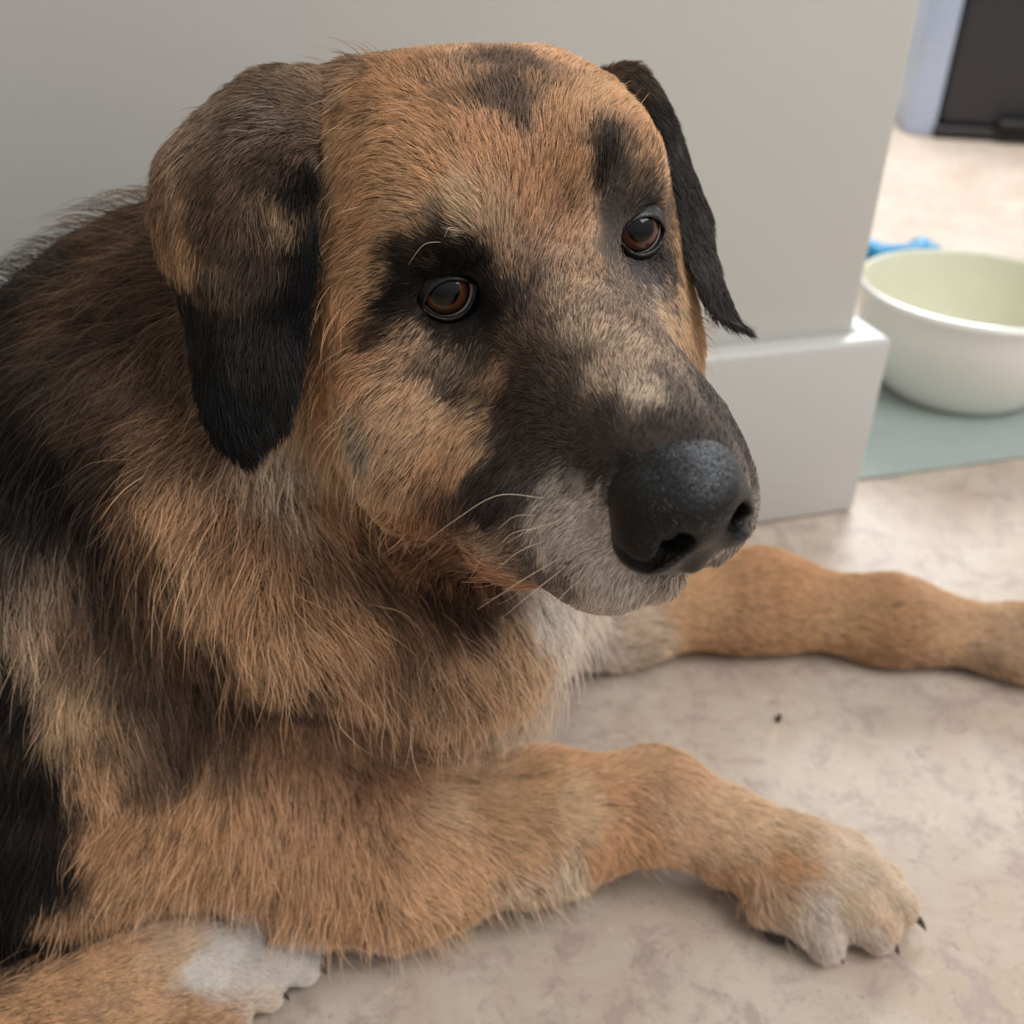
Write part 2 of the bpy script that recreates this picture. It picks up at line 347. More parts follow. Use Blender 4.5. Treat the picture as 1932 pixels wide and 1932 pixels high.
# ------------------------------------------------------------------ ears: lofted flaps, lens-shaped in section
def catmull(P, n):
    P = np.array(P, float); P = np.vstack([2 * P[0] - P[1], P, 2 * P[-1] - P[-2]]); m = len(P) - 3
    out = []
    for t in np.linspace(0, m - 1e-6, n):
        i = int(t); f = t - i; a, b, c, d = P[i:i+4]
        out.append(0.5 * (2*b + (c-a)*f + (2*a-5*b+4*c-d)*f*f + (3*b-a-3*c+d)*f**3))
    return np.array(out)
def loft_ear(outer, inner, bulge, thick, nv=60, nu=20):
    O = catmull(outer, nv); I = catmull(inner, nv); bl = catmull(bulge, nv); th = np.interp(np.linspace(0, 1, nv), np.linspace(0, 1, len(thick)), thick)
    V = []; F_ = []
    ring = 2 * nu
    for j in range(nv):
        for q in range(ring):
            ang = 2 * math.pi * q / ring; u = 0.5 - 0.5 * math.cos(ang); sgn = math.sin(ang)
            p = O[j] * (1-u) + I[j] * u + bl[j] * (4*u*(1-u)); n = bl[j] / (np.linalg.norm(bl[j]) + 1e-9)
            V.append(p + n * th[j] * sgn)
    for j in range(nv - 1):
        for q in range(ring):
            a = j*ring+q; b = j*ring+(q+1) % ring
            F_.append((a, b, b+ring, a+ring))
    V += [V_ for V_ in (np.mean(V[:ring], 0), np.mean(V[-ring:], 0))]
    V = np.array(V); n0 = len(V) - 2
    tri = [(n0, (q+1) % ring, q, q) for q in range(ring)]
    return V, F_, ring

EAR = {
 -1: dict(outer=[(-0.0624, 0.4400, 0.3811), (-0.0809, 0.4398, 0.3844), (-0.1018, 0.4396, 0.3841), (-0.1221, 0.4324, 0.3744), (-0.1372, 0.4219, 0.3615), (-0.1412, 0.4082, 0.3490), (-0.1380, 0.3945, 0.3327), (-0.1276, 0.3798, 0.3130), (-0.1203, 0.3624, 0.2946), (-0.1138, 0.3482, 0.2793), (-0.1030, 0.3415, 0.2725)],
          inner=[(-0.0581, 0.4159, 0.3614), (-0.0667, 0.4055, 0.3636), (-0.0736, 0.3936, 0.3633), (-0.0744, 0.3823, 0.3604), (-0.0725, 0.3738, 0.3543), (-0.0714, 0.3668, 0.3451), (-0.0716, 0.3598, 0.3320), (-0.0756, 0.3536, 0.3144), (-0.0792, 0.3462, 0.2969), (-0.0837, 0.3434, 0.2831), (-0.0924, 0.3414, 0.2742)],
          bulge=[(-0.0010, -0.0020, 0.0030), (-0.0020, -0.0050, 0.0060), (-0.0030, -0.0070, 0.0070), (-0.0030, -0.0090, 0.0060), (-0.0030, -0.0100, 0.0040), (-0.0020, -0.0090, 0.0030), (-0.0020, -0.0080, 0.0020), (-0.0020, -0.0070, 0.0020), (-0.0010, -0.0050, 0.0010), (-0.0010, -0.0040, 0.0010), (-0.0010, -0.0020, 0.0000)],
          thick=[0.006, 0.006, 0.005, 0.0045, 0.004, 0.004, 0.004, 0.004, 0.004, 0.004, 0.0035]),
 1: dict(outer=[(0.0265, 0.4590, 0.3831), (0.0408, 0.4719, 0.3848), (0.0501, 0.4785, 0.3765), (0.0571, 0.4732, 0.3643), (0.0650, 0.4616, 0.3495), (0.0727, 0.4503, 0.3370), (0.0755, 0.4350, 0.3258), (0.0783, 0.4140, 0.3149), (0.0819, 0.3920, 0.3099), (0.0837, 0.3783, 0.3106)],
          inner=[(0.0298, 0.4365, 0.3791), (0.0398, 0.4302, 0.3786), (0.0468, 0.4218, 0.3727), (0.0520, 0.4133, 0.3629), (0.0565, 0.4039, 0.3515), (0.0608, 0.3984, 0.3390), (0.0651, 0.3910, 0.3291), (0.0698, 0.3808, 0.3203), (0.0764, 0.3738, 0.3148), (0.0812, 0.3715, 0.3129)],
          bulge=[(0.0010, -0.0020, 0.0030), (0.0020, -0.0030, 0.0040), (0.0040, -0.0030, 0.0040), (0.0050, -0.0030, 0.0030), (0.0050, -0.0030, 0.0020), (0.0050, -0.0030, 0.0010), (0.0040, -0.0030, 0.0010), (0.0030, -0.0020, 0.0010), (0.0020, -0.0010, 0.0000), (0.0010, -0.0010, 0.0000)],
          thick=[0.004, 0.004, 0.004, 0.004, 0.004, 0.004, 0.004, 0.004, 0.003, 0.002]),
}
EARM = {}
for s, e in EAR.items():
    V_, F_, ring = loft_ear(e['outer'], e['inner'], e['bulge'], e['thick'])
    n0 = len(V_) - 2; last = len(V_) - 2 - ring
    F_ = F_ + [(n0, (q+1) % ring, q) for q in range(ring)] + [(n0+1, last+q, last+(q+1) % ring) for q in range(ring)]
    EARM[s] = (V_, F_)

# ------------------------------------------------------------------ eyes: eyeball with turned iris, lids
def frame(z, up):
    z = z / np.linalg.norm(z); x = np.cross(up, z); x /= np.linalg.norm(x); return np.stack([x, np.cross(z, x), z], 1)   # columns x (image right), y up, z out
EYER = .0122
def uvcap(R, r, nlat=48, nlon=64, flat=None):
    """sphere with its pole on +z of frame R"""
    V = [(0, 0, 1.0)]; rings = nlat
    for i in range(1, rings + 1):
        th = math.pi * i / (rings + 1)
        for j in range(nlon):
            a = 2*math.pi*j/nlon; V.append((math.sin(th)*math.cos(a), math.sin(th)*math.sin(a), math.cos(th)))
    V.append((0, 0, -1.0)); V = np.array(V)
    F_ = [(0, 1+j, 1+(j+1) % nlon) for j in range(nlon)]
    for i in range(rings-1):
        for j in range(nlon):
            a = 1+i*nlon+j; b = 1+i*nlon+(j+1) % nlon; F_.append((a, a+nlon, b+nlon, b))
    l = 1+(rings-1)*nlon; n = len(V)-1
    F_ += [(l+j, n, l+(j+1) % nlon) for j in range(nlon)]
    return V, F_
GAZE = {-1: (-0.0360, -0.9566, 0.2890), 1: (0.2721, -0.8961, 0.3505)}     # where each eye looks: up at the photographer
EYES = {}
for s in (-1, 1):
    c = hp(*EYE[s])
    # opening axis of the lids in the head frame
    aa = math.radians(-15 if s < 0 else 8); axis = HR @ np.array([math.cos(aa), math.sin(aa), 0.05])
    EYES[s] = (c, frame(axis, HR[:, 2]), frame(np.array(GAZE[s]), HR[:, 2]))

def lid_mesh(s):
    c, Rl, Rg = EYES[s]
    Z = np.eye(3)
    f = Field((-.024,)*3, (.024,)*3, .0006)
    sl, p = f.sub(np.array([-.03]*3), np.array([.03]*3))
    r = np.linalg.norm(p, axis=-1)
    shell = np.maximum(r - (EYER + .0017), (EYER + .0001) - r)
    # almond opening: x towards dog's left; inner corner towards the nose, outer corner slightly higher
    x, y, z = p[..., 0], p[..., 1], p[..., 2]
    xs = x * (-s)          # + towards the nose
    ca, sa = math.cos(math.radians(-12)), math.sin(math.radians(-12))
    xr = ca * xs - sa * y + 0.0; yr = sa * xs + ca * y
    hw, hu, hl = .0104, .0070, .0074
    hh = np.where(yr > 0, hu, hl)
    q = np.clip(np.abs(xr - .0004) / hw, 0, 3)
    alm = np.abs(yr) - hh * np.where(q < 1, (1 - q ** 2.2), -(q - 1) * 2)
    alm = np.where(z > 0, alm, .01)
    rim = .0009
    d = np.maximum(shell, -alm)
    # rounded rim along the opening
    rd = np.sqrt(np.maximum(r - (EYER + .0009), -1) ** 2 + alm ** 2) - rim
    rd = np.where(z > 0, rd, .01)
    k = .0015; hh2 = np.maximum(k - np.abs(d - rd), 0) / k; d = np.minimum(d, rd) - hh2 * hh2 * k * .25
    d = np.maximum(d, -(z + .002))
    f.d[:] = d
    V, Q = f.mesh(); V = smooth_mesh(V, Q, 3)
    return V @ Rl.T + c, Q

# ------------------------------------------------------------------ nose pad
def nose_mesh():
    f = Field((8.0, -3.4, -7.6), (13.8, 3.0, -0.6), .07)
    o = -0.15
    f.ell((10.6, o, -3.5), (2.0, 2.0, 1.75), k=.5)
    f.ell((11.6, o, -3.2), (1.35, 1.5, 1.25), k=.9)
    for s in (-1, 1):
        f.ell((11.3, o + 1.15*s, -4.3), (1.3, .92, 1.0), k=.6)        # wings
        f.ell((10.8, o + 1.35*s, -4.75), (1.0, .7, .65), k=.5)
    f.ell((11.2, o, -5.0), (.95, .7, 1.0), k=.5)                        # under the septum
    for s in (-1, 1):                                                    # nostril: round front hole with a slit running outwards and back
        f.cone((12.9, o + .2 + 1.0*s, -3.85), (11.0, o + .1 + .9*s, -3.9), .46, .36, k=.2, op='sub')
        f.chain([((12.5, o + .15 + 1.2*s, -4.1), .26), ((12.1, o + .1 + 1.75*s, -4.55), .17), ((11.2, o + 2.25*s, -4.4), .10)], k=.2, op='sub')
    f.cone((12.9, o, -4.4), (12.3, o, -6.6), .09, .14, k=.3, op='sub')   # median groove
    V, Q = f.mesh(); V = smooth_mesh(V, Q, 2); V[:, 1] -= .062 * V[:, 0]
    return HT + (V / 100) @ HR.T, Q
# ------------------------------------------------------------------ claws
def claw_mesh(base, tip, r, bend=.0015):
    base = np.array(base); tip = np.array(tip); ax = tip - base; L = np.linalg.norm(ax); ax = ax / L
    sd = np.cross(ax, [0, 0, 1.0]); sd /= np.linalg.norm(sd); up = np.cross(sd, ax)
    V = []; F_ = []; n = 10; m = 10
    for i in range(n+1):
        t = i / n; c = base + ax*L*t + up*bend*math.sin(math.pi*t); rr = r*(1-t**1.6)+.0003
        for j in range(m):
            a = 2*math.pi*j/m; V.append(c + sd*rr*.75*math.cos(a) + up*rr*math.sin(a))
    for i in range(n):
        for j in range(m): a = i*m+j; b = i*m+(j+1) % m; F_.append((a, b, b+m, a+m))
    F_.append(tuple(range(m))[::-1]); F_.append(tuple(range(n*m, n*m+m)))
    return V, F_
CLAWS = [((.200, .363, .011), (.2135, .3565, .004), .0030), ((.205, .346, .012), (.215, .341, .004), .0028),
         ((.190, .332, .011), (.197, .3265, .004), .0028), ((.163, .326, .010), (.168, .3205, .004), .0024),
         ((-0.0910, .3190, .011), (-0.0845, .3195, .005), .0019), ((-0.0890, .3065, .012), (-0.0825, .3070, .005), .0019),
         ((-0.1040, .2930, .011), (-0.0975, .2930, .005), .0019)]

# ------------------------------------------------------------------ the room
WA = math.radians(17.0); WU = np.array([math.cos(WA), math.sin(WA), 0]); WN = np.array([math.sin(WA), -math.cos(WA), 0])   # along the wall, out of the wall
BC = np.array([.287, .752, 0])                       # baseboard corner on the floor
def prism(name, poly, z0, z1, mat, bevel=0, parent=None, kind='structure'):
    n = len(poly); V = [(p[0], p[1], z0) for p in poly] + [(p[0], p[1], z1) for p in poly]
    F_ = [tuple(range(n))[::-1], tuple(range(n, 2*n))] + [(i, (i+1) % n, n+(i+1) % n, n+i) for i in range(n)]
    o = mesh_obj(name, V, F_, mat, parent, smooth=False)
    if bevel:
        b = o.modifiers.new('bevel', 'BEVEL'); b.width = bevel; b.segments = 3; b.limit_method = 'ANGLE'
        for p in o.data.polygons: p.use_smooth = True
    if kind and parent is None: o['kind'] = kind
    return o
mesh_obj('floor', [(-4, -2.5, 0), (4, -2.5, 0), (4, 5, 0), (-4, 5, 0), (-4, -2.5, -.02), (4, -2.5, -.02), (4, 5, -.02), (-4, 5, -.02)],
         [(0, 1, 2, 3), (4, 7, 6, 5), (0, 4, 5, 1), (1, 5, 6, 2), (2, 6, 7, 3), (3, 7, 4, 0)], M_FLOOR, smooth=False)['kind'] = 'structure'
T = .021
def wp(a, b): return BC + WU * a - WN * b            # a along, b into the wall
wc = .022
prism('wall_left', [wp(-wc, T)[:2], wp(-wc, T + .16)[:2], wp(-3.6, T + .16)[:2], wp(-3.6, T)[:2]], 0, 2.4, M_WALL, .004)
# skirting: front run and the return round the corner, one moulding
prism('baseboard_left', [wp(0, 0)[:2], wp(0, T*2 + .16)[:2], wp(-wc, T*2 + .16)[:2], wp(-wc, T)[:2], wp(-3.6, T)[:2], wp(-3.6, 0)[:2]], 0, .155, M_TRIM, .0045)
prism('wall_back', [(-1.2, 3.0), (3.2, 3.0), (3.2, 3.12), (-1.2, 3.12)], 0, 2.4, M_WALL)
prism('baseboard_back', [(-1.2, 2.98), (3.2, 2.98), (3.2, 3.0), (-1.2, 3.0)], 0, .12, M_TRIM)

# bowl: thrown side, rounded lip, foot
def lathe(name, prof, c, mat, parent=None, n=96, close=False):
    V = []; m = len(prof)
    for j in range(n):
        a = 2*math.pi*j/n
        for r, z in prof: V.append((c[0]+r*math.cos(a), c[1]+r*math.sin(a), c[2]+z))
    F_ = []
    for j in range(n):
        k = (j+1) % n
        for i in range(m-1): F_.append((j*m+i, k*m+i, k*m+i+1, j*m+i+1))
    return mesh_obj(name, V, F_, mat, parent)
bc = (.455, 1.003, .0035)
bowl = tag(empty('water_bowl', bc), 'large white glazed ceramic dog bowl with cream inside on the grey mat', 'bowl')
outp = [(0, 0), (.064, 0), (.070, .001), (.078, .006), (.090, .022), (.102, .046), (.109, .068), (.1125, .088), (.115, .098), (.1165, .1015), (.1165, .105), (.1145, .1075), (.1120, .108)]
inp = [(.1120, .108), (.1095, .1065), (.1080, .102), (.1045, .088), (.099, .062), (.088, .036), (.070, .018), (.040, .011), (0, .010)]
lathe('bowl_body', catmull([(r, z, 0) for r, z in outp], 60)[:, :2].tolist(), bc, M_BOWL, bowl)
lathe('bowl_inside', catmull([(r, z, 0) for r, z in inp], 50)[:, :2].tolist(), bc, M_BOWLIN, bowl)
# mat
ma = math.radians(17); mu = np.array([math.cos(ma), math.sin(ma)]); mn = np.array([-math.sin(ma), math.cos(ma)])
m0 = np.array([.315, .806])
o = prism('feeding_mat', [m0 - mu*.01, m0 + mu*.46, m0 + mu*.46 + mn*.27, m0 - mu*.01 + mn*.27], 0.0002, .0035, M_MAT, .0012, kind=None)
tag(o, 'thin grey-green rubber mat under the white bowl', 'mat')
# blue chew toy behind the bowl: small bone
f = Field((-.07, -.04, -.01), (.07, .04, .05), .0018)
f.cone((-.03, 0, .017), (.03, 0, .017), .012, .012, k=.01)
for sx_ in (-1, 1):
    for sy_ in (-1, 1): f.ell((.038*sx_, .013*sy_, .017), (.017, .016, .016), k=.008)
V, Q = f.mesh(); V = smooth_mesh(V, Q, 2); r_ = np.array([[math.cos(.2), -math.sin(.2), 0], [math.sin(.2), math.cos(.2), 0], [0, 0, 1]])
V[:, 2] -= V[:, 2].min(); V = V @ r_.T + np.array([.515, 1.40, .0003])
tag(mesh_obj('toy', V, Q, M_BLUE), 'small bright blue toy lying on the floor behind the white bowl', 'toy')
# bin
bb = np.array([.815, 2.195]); ba = math.radians(-8); bu = np.array([math.cos(ba), math.sin(ba)]); bn = np.array([-math.sin(ba), math.cos(ba)])
bi = tag(empty('pedal_bin', (bb[0]+.2, bb[1]+.15, 0)), 'tall dark grey pedal bin standing at the back of the bright floor', 'bin')
q = lambda a, b: bb + bu*a + bn*b
prism('bin_body', [q(.012, 0), q(.40, 0), q(.40, .30), q(.012, .30)], .022, .66, M_BIN, .02, bi)
prism('base_ring', [q(.006, -.006), q(.406, -.006), q(.406, .306), q(.006, .306)], 0, .024, M_BLACK, .006, bi)
prism('lid', [q(.004, -.008), q(.408, -.008), q(.408, .308), q(.004, .308)], .662, .70, M_BLACK, .012, bi)
pd = prism('pedal', [q(.12, -.03), q(.28, -.03), q(.28, -.004), q(.12, -.004)], .03, .044, M_BLACK, .004, bi)
prism('side_sheen_panel', [q(-.045, .03), q(.010, .004), q(.010, .29), q(-.045, .29)], .0, .68, M_SHEEN, .006, bi)  # bin side, window reflection painted as its pale blue colour
# crumb
f = Field((-.006, -.006, -.001), (.006, .006, .008), .0004)
f.ell((0, 0, .0018), (.0016, .0026, .0017), k=.001); f.ell((.0012, .0016, .0022), (.0012, .0013, .0016), k=.001); f.ell((-.0006, -.0018, .0014), (.0013, .0010, .0012), k=.001)
V, Q = f.mesh(); V = V - np.array([0, 0, V[:, 2].min()]) + np.array([.172, .496, .0001])
tag(mesh_obj('crumb', V, Q, M_CRUMB), 'tiny dark brown crumb lying on the bare vinyl floor', 'crumb')

